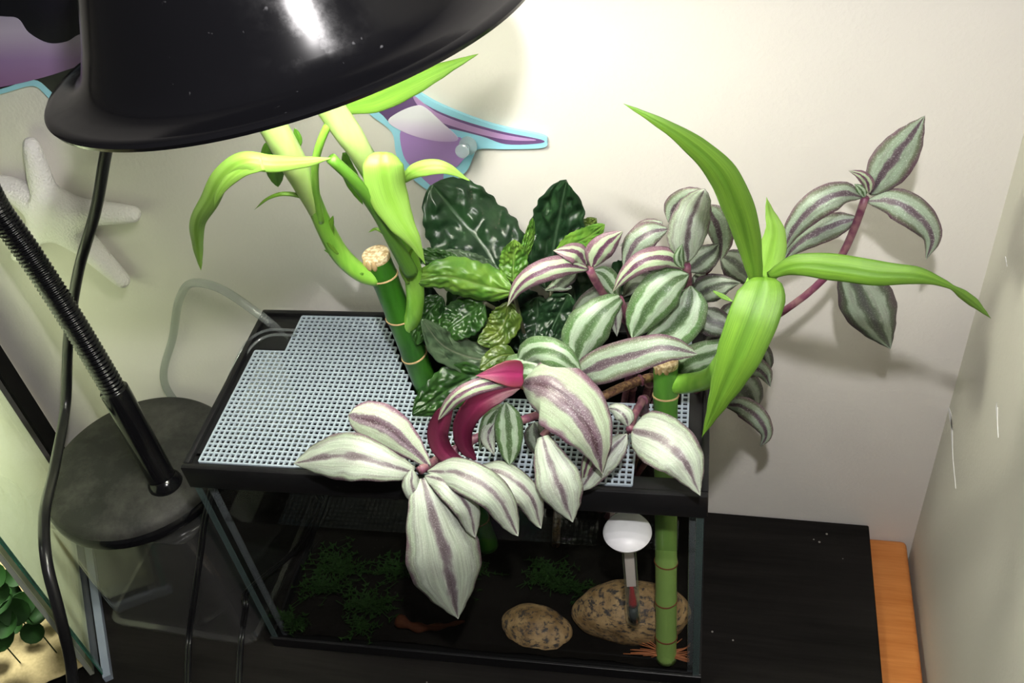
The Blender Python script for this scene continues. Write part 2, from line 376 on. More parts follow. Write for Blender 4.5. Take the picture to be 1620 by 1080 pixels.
# plastic canvas lid: a moulded grid of square holes
def canvas():
    pitch = .00352; nx, ny = 80, 37; bw, bh = .00056, .0006
    x0, y0 = .0075, .0055
    def keep(i, j):                    # cell (i, j) present
        x = x0+(i+.5)*pitch; y = y0+(j+.5)*pitch
        if x > .262 and y < .0365: return False
        if x < .0290 and y > .1000: return False
        if y > .066 and x > .1235-(y-.066)*.55+.006*0 : return False if x < .2865 else True
        return True
    cells = {(i, j) for i in range(nx) for j in range(ny) if keep(i, j)}
    hs, vsg = set(), set()
    for (i, j) in cells: hs |= {(i, j), (i, j+1)}; vsg |= {(i, j), (i+1, j)}
    verts, faces = [], []
    def bx(xa, xb, ya, yb, za, zb):
        b = len(verts)
        for z in (za, zb):
            for (x, y) in ((xa, ya), (xb, ya), (xb, yb), (xa, yb)): verts.append(TM @ Vector((x, y, z)))
        faces.extend([(b, b+3, b+2, b+1), (b+4, b+5, b+6, b+7), (b, b+1, b+5, b+4), (b+1, b+2, b+6, b+5), (b+2, b+3, b+7, b+6), (b+3, b, b+4, b+7)])
    zc = TH-.0022
    for (i, j) in hs: bx(x0+i*pitch, x0+(i+1)*pitch, y0+j*pitch-bw, y0+j*pitch+bw, zc-bh, zc+bh)
    for (i, j) in vsg: bx(x0+i*pitch-bw, x0+i*pitch+bw, y0+j*pitch, y0+(j+1)*pitch, zc-bh*.8, zc+bh*1.15)
    return me_from(verts, faces, False)
ml = link('mesh_lid', canvas(), M_mesh); tag(ml, 'white plastic canvas mesh lying in the rim of the small tank', 'lid')
# ------------------------------------------------------------------ inside the tank
def pebble(name, c, r, rot, seed, label):
    bm = bmesh.new(); bmesh.ops.create_icosphere(bm, subdivisions=5, radius=1)
    R = Matrix.Rotation(rot, 3, 'Z')
    for v in bm.verts:
        d = v.co.normalized(); k = 1+.10*noise.noise(d*1.1+Vector((seed, 0, 0)))+.03*noise.noise(d*3+Vector((seed, 3, 0)))
        q = Vector((d.x*r[0]*k, d.y*r[1]*k, d.z*r[2]*k)); v.co = R @ q
    me = bm_me(bm, True); o = link(name, me, M_stone); o.location = c; tag(o, label, 'stone', 'speckled pebbles in the small tank'); return o
M_stone = mat('granite_pebble', (.4, .3, .2), .6); nn = N(M_stone); oo = nn.obj()
c1 = nn.mix(nn.ramp(nn.noise(oo, 90, 5, .6), [(.35, (0, 0, 0)), (.65, (1, 1, 1))]), (.22, .13, .05), (.46, .31, .15))
c2 = nn.mix(nn.ramp(nn.noise(nn.scale(oo, (1, 1, 2.2)), 210, 5, .7), [(.50, (0, 0, 0)), (.60, (1, 1, 1))]), c1, (.045, .04, .04)); nn.color(c2); nn.bump(nn.noise(oo, 300, 4), .4, .001)
pebble('pebble', P(848, 997, .032), (.0262, .018, .0155), -.2, 1., 'smaller speckled tan pebble, left of the two inside the tank')
pebble('pebble', P(998, 968, .0455), (.0400, .0215, .0215), .05, 5., 'larger speckled tan pebble behind the thermometer inside the tank')
# floating thermometer
th0, th1 = P(993, 848, .0165), P(1003, 980, .0165)
th = thing('thermometer', 'glass tank thermometer with red liquid and white cap hanging in the water', 'thermometer', th1)
ax = (th0-th1).normalized(); L = (th0-th1).length
part('glass_tube', tube_me([th1, th0], .0044, 8, 20), clear('thermo_glass', (.92, .95, .93), 1.4, .05, 1, .06), th)
xx = ax.cross((th1-CAM).normalized()).normalized(); yy = ax.cross(xx).normalized()
TMX = Matrix(((xx.x, yy.x, ax.x, 0), (xx.y, yy.y, ax.y, 0), (xx.z, yy.z, ax.z, 0), (0, 0, 0, 1))); TMX.translation = th1+ax*L*.44
part('scale_strip', box_me((-.0028, .0006, 0), (.0028, .0011, L*.48), M=TMX), mat('paper_scale', (.85, .72, .70), .7), th)
part('red_liquid', tube_me([th1+ax*L*.20, th1+ax*L*.44], lambda t: .0028*(1-.6*t), 8, 14), mat('red_liquid', (.42, .008, .01), .3), th)
part('column', tube_me([th1+ax*L*.44, th1+ax*L*.9], .0005, 4, 8), mat('red_line', (.4, .02, .03), .3), th)
part('ballast', tube_me([th1+ax*.002, th1+ax*L*.15], .0029, 5, 14), mat('lead_ballast', (.03, .04, .04), .5), th)
part('suction_cap', lathe_me([(.0001, -.006), (.007, -.0055), (.0125, -.003), (.0140, 0), (.0125, .003), (.006, .0055), (.0001, .006)], th0+ax*.004, ax, 40), M_water_white, th)
# water weeds: dim fronds behind the glass
def fronds(name, spots, m, label, seed):
    rnd = random.Random(seed); bm = bmesh.new()
    for (u, v, y, n, s) in spots:
        c = PZ(u, v, .016)
        for k in range(n):
            a = rnd.uniform(0, 2*PI); d = Vector((math.cos(a), math.sin(a)*.5, rnd.uniform(.1, 1.1))).normalized(); L = s*rnd.uniform(.6, 1.1)
            pts = [c+Vector((rnd.uniform(-.006, .006), rnd.uniform(-.004, .004), 0))+d*L*q+Vector((0, 0, -.35*L*q*q)) for q in [i/8 for i in range(9)]]
            side = d.cross(Vector((0, 0, 1))).normalized()
            for i in range(8):
                for sg in (-1, 1):
                    w = .0045*(1-.5*i/8); p = pts[i]; e = p+(side*sg+d*.7).normalized()*w
                    h = d*.0009; up = Vector((0, 0, .0003))
                    q4 = [bm.verts.new(x) for x in (p-h, p+h, e+up)]; bm.faces.new(q4)
                p, q = pts[i], pts[i+1]; w = side*.0003
                bm.faces.new([bm.verts.new(x) for x in (p-w, p+w, q+w, q-w)])
    me = bpy.data.meshes.new('m'); bm.to_mesh(me); bm.free()
    o = link(name, me, m); tag(o, label, 'plant', kind='stuff'); return o
fronds('water_weed', [(520, 930, .05, 26, .030), (470, 985, .06, 16, .022), (585, 960, .045, 26, .026), (640, 905, .06, 26, .030), (740, 905, .06, 18, .028), (870, 915, .085, 24, .026), (900, 930, .085, 18, .02), (540, 900, 0, 24, .03), (570, 990, .04, 8, .014)], mat('weed_green', (.010, .030, .005), .7, .1), 'dim green feathery water weed on the tank floor', 3)
dw = P(690, 992, .045); 
me = tube_me([PZ(628, 980, .016), PZ(660, 992, .014), PZ(700, 990, .014), PZ(735, 982, .015)], lambda t: .0042*(1-.75*t)*(1+.25*math.sin(t*23)), 30, 10)
o = link('driftwood_twig', me, mat('driftwood', (.05, .015, .006), .8, .1)); tag(o, 'small reddish brown twig on the tank floor left of the pebbles', 'twig')

# ------------------------------------------------------------------ leaves
PROF = {
 'zeb': [(0, .10), (.06, .42), (.15, .74), (.28, .97), (.40, 1), (.55, .92), (.70, .72), (.84, .42), (.94, .16), (1, .0)],
 'strap': [(0, .42), (.1, .62), (.25, .88), (.4, 1), (.55, .92), (.7, .66), (.85, .34), (.95, .13), (1, 0)],
 'long': [(0, .22), (.1, .30), (.3, .55), (.5, .95), (.62, 1), (.75, .75), (.9, .42), (1, 0)],
 'drop': [(0, .45), (.03, .78), (.09, .97), (.2, 1), (.38, .93), (.55, .70), (.7, .45), (.85, .22), (1, 0)],
 'waf': [(0, .12), (.05, .42), (.14, .76), (.28, .98), (.42, 1), (.58, .93), (.74, .76), (.88, .48), (.96, .22), (1, .02)],
 'thin': [(0, 1), (.4, .9), (.8, .5), (1, 0)],
 'twist': [(0, .26), (.06, .5), (.15, .8), (.28, 1), (.42, .95), (.56, .68), (.67, .30), (.72, .18), (.79, .36), (.86, .38), (.94, .18), (1, 0)],
 'tip': [(0, .25), (.1, .5), (.25, .75), (.45, 1), (.62, .95), (.8, .62), (.92, .28), (1, 0)],
 'rev': [(0, .12), (.12, .36), (.3, .68), (.5, .92), (.68, 1), (.84, .90), (.94, .62), (.985, .3), (1, .05)],
 'heart': [(0, .25), (.04, .66), (.13, .93), (.28, 1), (.48, .95), (.66, .76), (.80, .50), (.91, .22), (1, 0)],
 'wafr': [(0, .12), (.05, .45), (.14, .78), (.28, .98), (.45, 1), (.62, .95), (.78, .82), (.90, .58), (.97, .30), (1, .04)],
 'full': [(0, .06), (.08, .5), (.2, .86), (.35, 1), (.55, .97), (.75, .80), (.88, .55), (.96, .25), (1, 0)],
}
def prof(kind, t):
    p = PROF[kind]
    for i in range(len(p)-1):
        if t <= p[i+1][0]:
            f = (t-p[i][0])/(p[i+1][0]-p[i][0]); f = f*f*(3-2*f)*.5+f*.5
            return p[i][1]+(p[i+1][1]-p[i][1])*f
    return p[-1][1]
def leaf_me(pts, w, kind='zeb', roll=0, cup=.25, nu=12, nv=26, wave=0, pucker=0, seed=0, twist=0, thick=.00035, ratio=1., fold=0):
    """pts: (u, v, y) photo directions at real depths; w: half width seen, in photo pixels"""
    c3 = [P(*p) for p in pts]; mid = c3[len(c3)//2]
    hw = w/FOC*((mid-CAM).dot(CF))/max(.45, math.cos(math.radians(roll)))
    c = spline(c3, nv+1); top = []; nor = []; uv = []
    for i, p in enumerate(c):
        t = i/nv
        T = (c[min(i+1, nv)]-c[max(i-1, 0)]).normalized(); V = (CAM-p).normalized()
        S = T.cross(V)
        if S.length < .15: S = T.cross(Vector((0, 0, 1)))
        S.normalize(); Nn = S.cross(T).normalized()
        R = Matrix.Rotation(math.radians(roll+twist*(t-.4)), 3, T); S = R @ S; Nn = R @ Nn
        h = hw*prof(kind, t)
        for k in range(nu+1):
            a = 2*k/nu-1; aw = h*(a if a < 0 else a*ratio)
            z = -cup*h*a*a+fold*h*abs(a)
            z += h*.09*math.exp(-(a/.10)**2)*(-1)                                  # midrib groove
            if wave: z += wave*hw*a*a*math.sin(t*17+seed+(2 if a > 0 else 0)); aw *= 1+.035*math.sin(t*55+seed*3)
            if pucker:
                env = max(0, 1-(abs(a))**6)*min(1, abs(a)*5)*min(1, (1-t)*6, t*8)
                q = abs(math.sin((t*7.0-abs(a)*1.6+.25*noise.noise(Vector((a*2, t*3, seed+9))))*PI))
                cell = noise.voronoi(Vector((a*2.4+seed, t*5.0, seed)))[0][0]
                z += pucker*env*(.45*q+1.5*(.6-cell)+.55*noise.noise(Vector((a*6, t*13, seed)))-.3)
            top.append(p+S*aw+Nn*z); nor.append(Nn); uv.append((k/nu, t))
    n1 = len(top); verts = top+[p-n*thick for p, n in zip(top, nor)]; uvs = uv+uv
    faces, mi = [], []
    W1 = nu+1
    for i in range(nv):
        for k in range(nu):
            a = i*W1+k; q = (a, a+1, a+W1+1, a+W1); faces.append(q); mi.append(0)
            faces.append(tuple(x+n1 for x in q[::-1])); mi.append(1)
    ring = [k for k in range(W1)]+[i*W1+nu for i in range(1, nv+1)]+[nv*W1+k for k in range(nu-1, -1, -1)]+[i*W1 for i in range(nv-1, 0, -1)]
    for a, b in zip(ring, ring[1:]+ring[:1]): faces.append((a, a+n1, b+n1, b)); mi.append(0)
    me = me_from(verts, faces, True, uvs); me.polygons.foreach_set('material_index', mi)
    return me
def leaf(root, pts, w, m, under=None, name='leaf', label=None, **kw):
    o = part(name, leaf_me(pts, w, **kw), [m, under or M_under], root, label)
    return o
def stem(root, pts, r, m, name='stem', label=None, **kw):
    return part(name, tube_me([P(*p) for p in pts], r, kw.pop('n', 28), **kw), m, root, label)

# ------------------------------------------------------------------ waffle plant (dark puckered leaves)
wp = thing('waffle_plant', 'dark green puckered-leaf plant growing at the back of the tank behind the bamboo stalk', 'plant', (.19, .10, .02))
def wl_(pts, w, m, n=30, **kw):
    k = dict(kind='waf', nu=26, nv=48, wave=.09, pucker=.0021, cup=.10, seed=len(wp.children)*1.7); k.update(kw)
    return leaf(wp, pts, w, W[m], M_wunder, **k)
wl_([(798, 448, .095), (768, 392, .108), (728, 345, .118), (684, 292, .120)], 66, 'dark', roll=10, pucker=.0034, kind='wafr')
wl_([(872, 462, .105), (874, 400, .115), (884, 345, .120), (896, 285, .120)], 48, 'dark', roll=-14, pucker=.0044)
wl_([(795, 440, .092), (765, 432, .094), (730, 415, .095), (696, 398, .096)], 24, 'greyg')
wl_([(812, 446, .085), (812, 425, .088), (813, 405, .09), (812, 380, .09)], 23, 'light', pucker=.0018)
wl_([(822, 415, .10), (832, 392, .102), (838, 372, .104), (843, 345, .105)], 9, 'light')
wl_([(880, 400, .095), (905, 388, .094), (930, 375, .092), (957, 355, .09)], 19, 'light', pucker=.001)
wl_([(915, 370, .12), (930, 358, .121), (943, 345, .122)], 14, 'olive')
wl_([(812, 462, .080), (762, 452, .078), (705, 438, .074), (650, 446, .07)], 31, 'light', roll=-20, pucker=.0016, cup=.5)
wl_([(735, 425, .09), (700, 412, .09), (668, 405, .088), (645, 410, .086)], 17, 'mid')
wl_([(765, 478, .082), (738, 498, .078), (715, 515, .072), (694, 536, .068)], 32, 'mid', roll=15)
wl_([(805, 478, .085), (800, 505, .080), (785, 528, .074), (755, 542, .068)], 26, 'olive')
wl_([(795, 572, .070), (745, 565, .066), (700, 545, .060), (668, 505, .058)], 27, 'greyg', roll=20)
wl_([(765, 590, .060), (730, 605, .052), (690, 630, .040), (652, 656, .030)], 34, 'mid', roll=-15)
wl_([(815, 560, .062), (795, 562, .058), (775, 572, .054), (760, 585, .05)], 18, 'olive', pucker=.0005)
wl_([(850, 470, .10), (850, 505, .095), (842, 540, .085), (828, 560, .08)], 34, 'dark')
wl_([(900, 465, .10), (885, 495, .096), (870, 530, .09), (868, 560, .08)], 30, 'dark')
wl_([(700, 470, .085), (682, 490, .08), (668, 515, .075), (660, 545, .07)], 24, 'mid')
wl_([(960, 470, .12), (985, 450, .122), (1010, 430, .122), (1035, 400, .12)], 34, 'dark', roll=20)
wl_([(868, 565, .112), (845, 522, .118), (822, 485, .122), (806, 448, .124)], 46, 'dark')
wl_([(905, 520, .112), (910, 480, .116), (905, 445, .118), (895, 412, .118)], 40, 'dark', roll=10)
wl_([(775, 545, .108), (755, 505, .112), (738, 470, .114), (728, 440, .114)], 42, 'mid', roll=-10)
wl_([(700, 560, .10), (688, 520, .104), (676, 480, .106), (668, 440, .106)], 26, 'dark')
for a in ([(800, 446, .095), (812, 475, .095), (830, 540, .095)], [(872, 460, .105), (866, 500, .1), (850, 550, .095)], [(812, 460, .08), (822, 500, .085), (835, 550, .09)], [(765, 590, .06), (800, 585, .07), (840, 560, .09)], [(765, 478, .082), (800, 500, .088), (835, 545, .092)]):
    stem(wp, a, .0012, mat('waffle_stalk', (.05, .05, .025), .5), n=14, sides=8)
me = tube_me([P(832, 540, .094), Vector((.20, .10, .12)), Vector((.19, .10, .012))], .003, 16, 10); part('main_stem', me, M_stemb, wp)

# ------------------------------------------------------------------ lucky bamboo
def ringed(root, a, b, r, nodes, m, light=None):
    """stalk from a up to b with swollen nodes"""
    n = 60; pts = [a.lerp(b, i/(n-1)) for i in range(n)]
    def rad(t):
        k = r
        for q in nodes: k += r*.07*math.exp(-((t-q)/.012)**2)
        return k
    stk = part('stalk', tube_me(pts, rad, raw=True, sides=28), m, root)
    ax = (b-a).normalized(); L = (b-a).length
    for i, q in enumerate(nodes):
        c = a+ax*L*q; bm_prof = [(r*1.0, -.0006), (r*1.12, -.0001), (r*1.10, .0006), (r*1.0, .0009)]
        tilt = ax+Vector((.10*math.sin(i*2.1), .08*math.cos(i*1.7), 0))
        part('node_ring', lathe_me(bm_prof, c, tilt, 28), M_scar if c.z > .15 else M_scar2, stk)
    part('cut_top', lathe_me([(r*1.03, -.0030), (r*1.045, -.001), (r*1.02, .0004), (r*.9, .0010), (r*.4, .0011), (.0001, .0010)], b, ax+Vector((.05, -.04, 0)), 28), M_pith, stk, 'pale dry sawn end')
    rnd = random.Random(3)
    for k in range(3):
        th = -PI/2+rnd.uniform(-1.2, 1.2); o = Vector((math.cos(th), math.sin(th), 0))*r*.985
        bm = bmesh.new(); bmesh.ops.create_icosphere(bm, subdivisions=2, radius=1)
        for v in bm.verts: v.co = b+o+Vector((v.co.x*.0018, v.co.y*.0010, v.co.z*.0035-.003))
        part('bark_chip', bm_me(bm, True), M_scar, stk)
b1a = Vector((.126, .079, .012)); b1t = P(594, 402, .079); b1m = P(670, 598, .079)
b1a = b1m+(b1m-b1t).normalized()*.17; b1a.z = max(b1a.z, .012)
bb = thing('lucky_bamboo', 'lucky bamboo stalk with ringed nodes and two tall arching shoots, beside the mesh lid', 'plant', b1a, 'lucky bamboos in the small tank')
Lb = (b1t-b1a).length
def q_at(u, v): return (P(u, v, .079)-b1a).dot((b1t-b1a).normalized())/Lb
ringed(bb, b1a, b1t, .0075, [q_at(608, 436), q_at(630, 500), q_at(655, 560), .35, .12], M_stalk)
stem(bb, [(598, 440, .076), (572, 432, .072), (540, 404, .068), (512, 355, .062), (488, 300, .056), (458, 243, .05), (425, 188, .046), (395, 140, .044)], lambda t: (.0050+.0013*t-.0012*math.exp(-((t-.5)/.2)**2))*min(1, .05+(1-t)/.06), M_shoot, 'shoot', n=50, sides=16)
stem(bb, [(505, 345, .061), (484, 297, .0545), (455, 240, .0485), (424, 186, .0445), (394, 138, .042)], lambda t: (.0035+.0032*min(1, t*2.2))*min(1, .05+(1-t)/.10), M_shootp, 'sheath', n=40, sides=16, label='pale green leaf sheath wrapped around the left shoot')
stem(bb, [(642, 522, .079), (655, 495, .075), (655, 440, .074), (635, 375, .07), (610, 310, .066), (570, 240, .060), (524, 172, .056), (498, 130, .052)], lambda t: (.0048+.0014*t)*min(1, .05+(1-t)/.06), M_shoot, 'shoot', n=50, sides=16)
stem(bb, [(598, 290, .062), (568, 236, .0575), (522, 169, .0535), (496, 128, .050)], lambda t: (.0036+.0030*min(1, t*2))*min(1, .05+(1-t)/.10), M_shootp, 'sheath', n=30, sides=16, label='pale green leaf sheath wrapped around the right shoot')
stem(bb, [(508, 350, .058), (499, 295, .052), (500, 250, .048), (518, 200, .050), (543, 167, .060)], lambda t: .0019, M_shoot, 'leaf_stalk', n=30, sides=10)
lf = dict(under=M_bamd)
leaf(bb, [(538, 170, .060), (590, 158, .075), (640, 134, .090), (700, 108, .104), (757, 85, .115)], 20, M_bam, kind='strap', roll=-25, cup=.3, **lf)
# arching leaf: narrow green channel up to the crest, then a broad blade drooping left
stem(bb, [(650, 430, .066), (625, 385, .056), (597, 335, .046), (560, 285, .038), (523, 250, .034)], lambda t: .0042-.0016*t, M_bamd, 'leaf_base', n=30, sides=10)
leaf(bb, [(524, 250, .034), (480, 256, .032), (430, 258, .03), (388, 254, .028), (352, 278, .028), (330, 318, .03), (312, 352, .034), (312, 385, .038), (318, 428, .042)], 16, M_baml, kind='full', roll=8, cup=.4, nv=50, **lf)
leaf(bb, [(415, 258, .0285), (385, 268, .027), (362, 285, .0265), (345, 308, .027), (339, 328, .028)], 11, M_baml, kind='thin', roll=10, label='torn pale flap of the drooping leaf', name='leaf_flap', **lf)
leaf(bb, [(606, 240, .050), (607, 262, .045), (613, 300, .043), (634, 348, .043), (656, 382, .045), (673, 418, .048)], 32, M_baml, kind='drop', roll=-6, cup=.28, nv=40, **lf)
leaf(bb, [(634, 287, .058), (660, 268, .056), (700, 264, .056), (744, 286, .06)], 13, M_baml, kind='strap', roll=-10, cup=.3, **lf)
leaf(bb, [(545, 242, .072), (550, 265, .074), (560, 292, .078), (574, 324, .08)], 12, M_bamd, kind='tip', **lf)
leaf(bb, [(575, 262, .072), (583, 250, .072), (587, 234, .072)], 6, M_bam, kind='thin', **lf)
leaf(bb, [(438, 222, .066), (430, 240, .067), (434, 262, .07), (440, 296, .074)], 17, M_bamd, kind='full', **lf)
leaf(bb, [(470, 236, .056), (472, 220, .056), (466, 203, .056)], 6, M_bamd, kind='full', **lf)
leaf(bb, [(496, 335, .058), (480, 312, .054), (450, 306, .05), (425, 313, .05), (402, 332, .052)], 4, M_bam, kind='thin', roll=15, cup=.3, **lf)
leaf(bb, [(535, 402, .062), (524, 385, .06), (521, 365, .06), (527, 341, .06)], 8, M_bam, kind='tip', name='bract', **lf)
leaf(bb, [(575, 434, .068), (556, 424, .066), (535, 404, .064), (512, 395, .062)], 8, M_bamd, kind='tip', name='bract', **lf)
leaf(bb, [(618, 385, .066), (607, 368, .064), (595, 362, .064), (582, 368, .064)], 4, M_bam, kind='thin', name='bract', **lf)
leaf(bb, [(646, 450, .068), (640, 425, .066), (644, 405, .066), (655, 392, .068)], 9, M_bam, kind='tip', name='bract', **lf)
# right-hand bamboo
b2t = P(1053, 571, .066); b2b = Vector((.2775, .018, .012))
mid2 = P(1053, 650, .066)
b2m = P(1052, 690, .062)
b2 = thing('lucky_bamboo', 'lucky bamboo with a whorl of broad lime leaves, in the right end of the tank', 'plant', b2b, 'lucky bamboos in the small tank')
L2 = (b2t-b2b).length; b2ax = (b2t-b2b).normalized()
def q2(u, v, y): return (P(u, v, y)-b2b).dot(b2ax)/L2
def stalk2(u, v):
    # depth along the leaning stalk for a pixel row
    best = min(range(200), key=lambda i: abs(px_v(b2b.lerp(b2t, i/199))-v)); return best/199
def px_v(p):
    d = p-CAM; return 540-FOC*d.dot(CU)/d.dot(CF)
ringed(b2, b2b, b2t, .0067, [stalk2(0, 625), stalk2(0, 888), stalk2(0, 948), stalk2(0, 1005)], M_stalkl)
rnd = random.Random(8)
rt = bmesh.new(); 
for k in range(60):
    a = rnd.uniform(0, 2*PI); L_ = rnd.uniform(.008, .030); d = Vector((math.cos(a), math.sin(a)*.6, rnd.uniform(-.1, .12)))
    d.y = min(d.y, .9)
    p0 = b2b+Vector((0, 0, .004)); pts = [p0, p0+d*L_*.5+Vector((0, 0, .002)), p0+d*L_]
    for p in pts:
        p.x = min(p.x, .2925); p.y = max(p.y, .016)
    me = tube_me(pts, .00035, 8, 5); rt.from_mesh(me); bpy.data.meshes.remove(me)
ro = part('roots', bm_me(rt, True), mat('orange_roots', (.42, .14, .05), .5), b2, 'fine orange roots'); ro['kind'] = 'stuff'
stem(b2, [(1060, 607, .064), (1090, 606, .060), (1125, 596, .048), (1150, 562, .034), (1174, 510, .018), (1197, 448, .003)], lambda t: .0056-.0012*t, M_shoot, 'shoot', n=36, sides=16)
leaf(b2, [(1196, 450, .002), (1186, 400, .0), (1168, 335, -.004), (1135, 268, -.008), (1080, 218, -.010), (1035, 190, -.010), (986, 164, -.008)], 26, M_bam, kind='strap', roll=-18, cup=.25, nv=46, label='long lime leaf reaching up to the left', **lf)
leaf(b2, [(1214, 436, .002), (1260, 420, -.006), (1320, 424, -.012), (1390, 434, -.016), (1455, 438, -.016), (1500, 452, -.014), (1530, 472, -.010), (1568, 504, -.004)], 22, M_bam, kind='twist', roll=12, cup=.35, nv=60, twist=20, label='long lime leaf reaching right with a twisted tip', **lf)
leaf(b2, [(1208, 438, .000), (1205, 462, -.006), (1190, 505, -.014), (1168, 560, -.020), (1142, 620, -.022), (1110, 692, -.020)], 39, M_bam, kind='drop', roll=6, cup=.18, nv=44, label='broad lime leaf hanging down towards the tank rim', **lf)
leaf(b2, [(1208, 440, .006), (1218, 405, .008), (1226, 365, .010), (1218, 335, .012), (1213, 312, .012)], 23, M_baml, kind='drop', roll=-10, cup=.3, twist=50, **lf)
leaf(b2, [(1128, 460, .05), (1142, 468, .048), (1160, 477, .046)], 4, M_bam, kind='tip', name='bract', **lf)

# ------------------------------------------------------------------ zebrina (striped wandering plants), one thing per stem
def zl(root, pts, w, m, **kw):
    k = dict(kind='zeb', cup=.32, roll=random.uniform(-8, 8)); k.update(kw)
    return leaf(root, pts, w, Z[m] if isinstance(m, str) else m, **k)
ROOT = Vector((.235, .100, .06))
def sprig(label, path, r, m=None, down=None):
    base = down or ROOT+Vector((random.uniform(-.012, .012), random.uniform(-.01, .01), 0))
    t = thing('zebrina_sprig', label, 'plant', base, 'zebrina sprigs growing out of the small tank')
    pts = [P(*p) for p in path]+[base]
    part('stem', tube_me(pts, r, 44, 12), m or M_stemp, t)
    ts = spline(pts, 60)
    for k in (8, 18, 28):
        a = ts[k]; ax_ = (ts[k+1]-ts[k-1]).normalized()
        part('stem_node', lathe_me([(r*.9, -.0010), (r*1.35, -.0002), (r*1.25, .0006), (r*.9, .0012)], a, ax_, 14), M_stemp, t)
    return t
A = sprig('tall zebrina sprig on a purple stem leaning right in front of the wall', [(1369, 312, .085), (1352, 360, .085), (1325, 415, .084), (1285, 458, .083), (1240, 492, .082), (1170, 540, .085)], .0019)
zl(A, [(1376, 308, .085), (1398, 272, .083), (1430, 230, .08), (1463, 183, .078)], 34, 'grey', roll=-8)
zl(A, [(1372, 318, .084), (1412, 318, .078), (1452, 340, .074), (1475, 375, .073), (1465, 411, .074)], 26, 'grey', cup=.5)
zl(A, [(1364, 312, .083), (1335, 306, .078), (1295, 322, .074), (1258, 358, .074), (1237, 402, .076)], 24, 'grey', cup=.4)
zl(A, [(1357, 345, .087), (1325, 354, .086), (1290, 368, .086), (1260, 388, .086), (1237, 416, .086)], 22, 'grey', cup=.4)
zl(A, [(1375, 306, .083), (1372, 288, .081), (1360, 276, .08), (1342, 270, .08)], 10, 'purple')
zl(A, [(1368, 312, .083), (1362, 300, .082), (1352, 291, .082)], 8, 'green')
zl(A, [(1338, 415, .083), (1358, 458, .078), (1384, 510, .074), (1409, 552, .072)], 42, 'dark', kind='tip', roll=10, label='hanging leaf with a purple flush', fold=-.15)
B = sprig('bushy zebrina sprig with grey striped leaves left of the lime bamboo leaves', [(1086, 420, .062), (1088, 450, .07), (1082, 500, .08), (1050, 545, .09)], .0022)
zl(B, [(1058, 352, .075), (1070, 326, .073), (1090, 310, .072), (1116, 300, .07)], 20, 'grey')
zl(B, [(1088, 415, .060), (1088, 375, .056), (1098, 335, .054), (1115, 299, .054)], 33, 'silver', kind='full', roll=8)
zl(B, [(1112, 325, .068), (1132, 352, .066), (1140, 385, .064), (1140, 413, .063)], 22, 'grey', roll=25)
zl(B, [(1088, 428, .064), (1108, 412, .064), (1125, 400, .064), (1138, 385, .064)], 22, 'dark', under=M_under)
zl(B, [(1118, 405, .068), (1122, 420, .068), (1117, 436, .068)], 8, M_under)
zl(B, [(1083, 424, .06), (1055, 408, .056), (1020, 412, .052), (990, 434, .05), (969, 462, .05)], 19, 'purple', cup=.4)
zl(B, [(1056, 362, .075), (1030, 368, .072), (1005, 385, .07), (985, 425, .07)], 22, 'grey')
zl(B, [(1048, 352, .08), (1020, 362, .08), (1000, 378, .08), (980, 390, .08)], 14, 'grey')
zl(B, [(1080, 424, .058), (1074, 408, .056), (1079, 386, .055)], 9, 'green')
zl(B, [(1090, 434, .06), (1060, 450, .052), (1025, 490, .045), (1000, 535, .042)], 34, 'green', kind='full', roll=-10)
zl(B, [(1093, 452, .064), (1088, 485, .056), (1065, 520, .05), (1018, 542, .048)], 33, 'green', kind='full', roll=12)
zl(B, [(1098, 475, .068), (1120, 458, .064), (1145, 450, .062), (1172, 447, .062)], 24, 'dark', cup=.2)
zl(B, [(1140, 402, .085), (1158, 412, .083), (1178, 428, .082), (1200, 455, .08)], 24, 'dark', roll=-15)
zl(B, [(1098, 435, .07), (1108, 445, .07), (1110, 470, .07)], 16, 'dark')
zl(B, [(1098, 490, .075), (1120, 505, .07), (1145, 515, .068), (1170, 530, .068)], 24, 'dark')
zl(B, [(1062, 470, .078), (1030, 455, .078), (1005, 452, .078), (985, 470, .078)], 24, 'dark')
Cc = sprig('small zebrina sprig with purple striped new leaves in front of the dark leaves', [(932, 425, .065), (944, 448, .068), (962, 474, .072), (985, 500, .078), (1000, 540, .088)], .0022)
zl(Cc, [(931, 426, .064), (895, 420, .058), (850, 432, .052), (822, 452, .05), (802, 485, .05)], 19, 'purple', cup=.45)
zl(Cc, [(928, 420, .066), (915, 400, .064), (895, 396, .062), (875, 396, .062)], 17, 'purple', roll=30)
zl(Cc, [(937, 423, .066), (948, 400, .066), (965, 382, .068), (986, 365, .07)], 21, 'purple', roll=15)
zl(Cc, [(940, 428, .07), (955, 435, .07), (968, 452, .07), (978, 476, .07)], 17, 'green')
zl(Cc, [(912, 428, .074), (895, 440, .074), (880, 452, .074), (862, 458, .075)], 14, 'dark')
zl(Cc, [(905, 455, .075), (885, 452, .074), (862, 460, .074)], 10, 'grey')
D = sprig('zebrina sprig with one broad green leaf hanging behind the big silver leaf', [(980, 472, .068), (990, 495, .07), (1000, 540, .08)], .002)
zl(D, [(982, 471, .066), (955, 492, .058), (925, 530, .05), (905, 588, .044)], 36, 'green', kind='tip', roll=-8)
zl(D, [(978, 478, .066), (974, 500, .062), (976, 532, .06)], 11, 'silver')
zl(D, [(985, 478, .07), (965, 472, .07), (930, 488, .07), (898, 520, .066)], 26, 'dark')
E = sprig('zebrina sprig with the biggest silver leaf and curled magenta leaf backs', [(828, 608, .022), (870, 628, .03), (930, 635, .04), (985, 612, .055), (1040, 598, .07)], .0026, M_stemb)
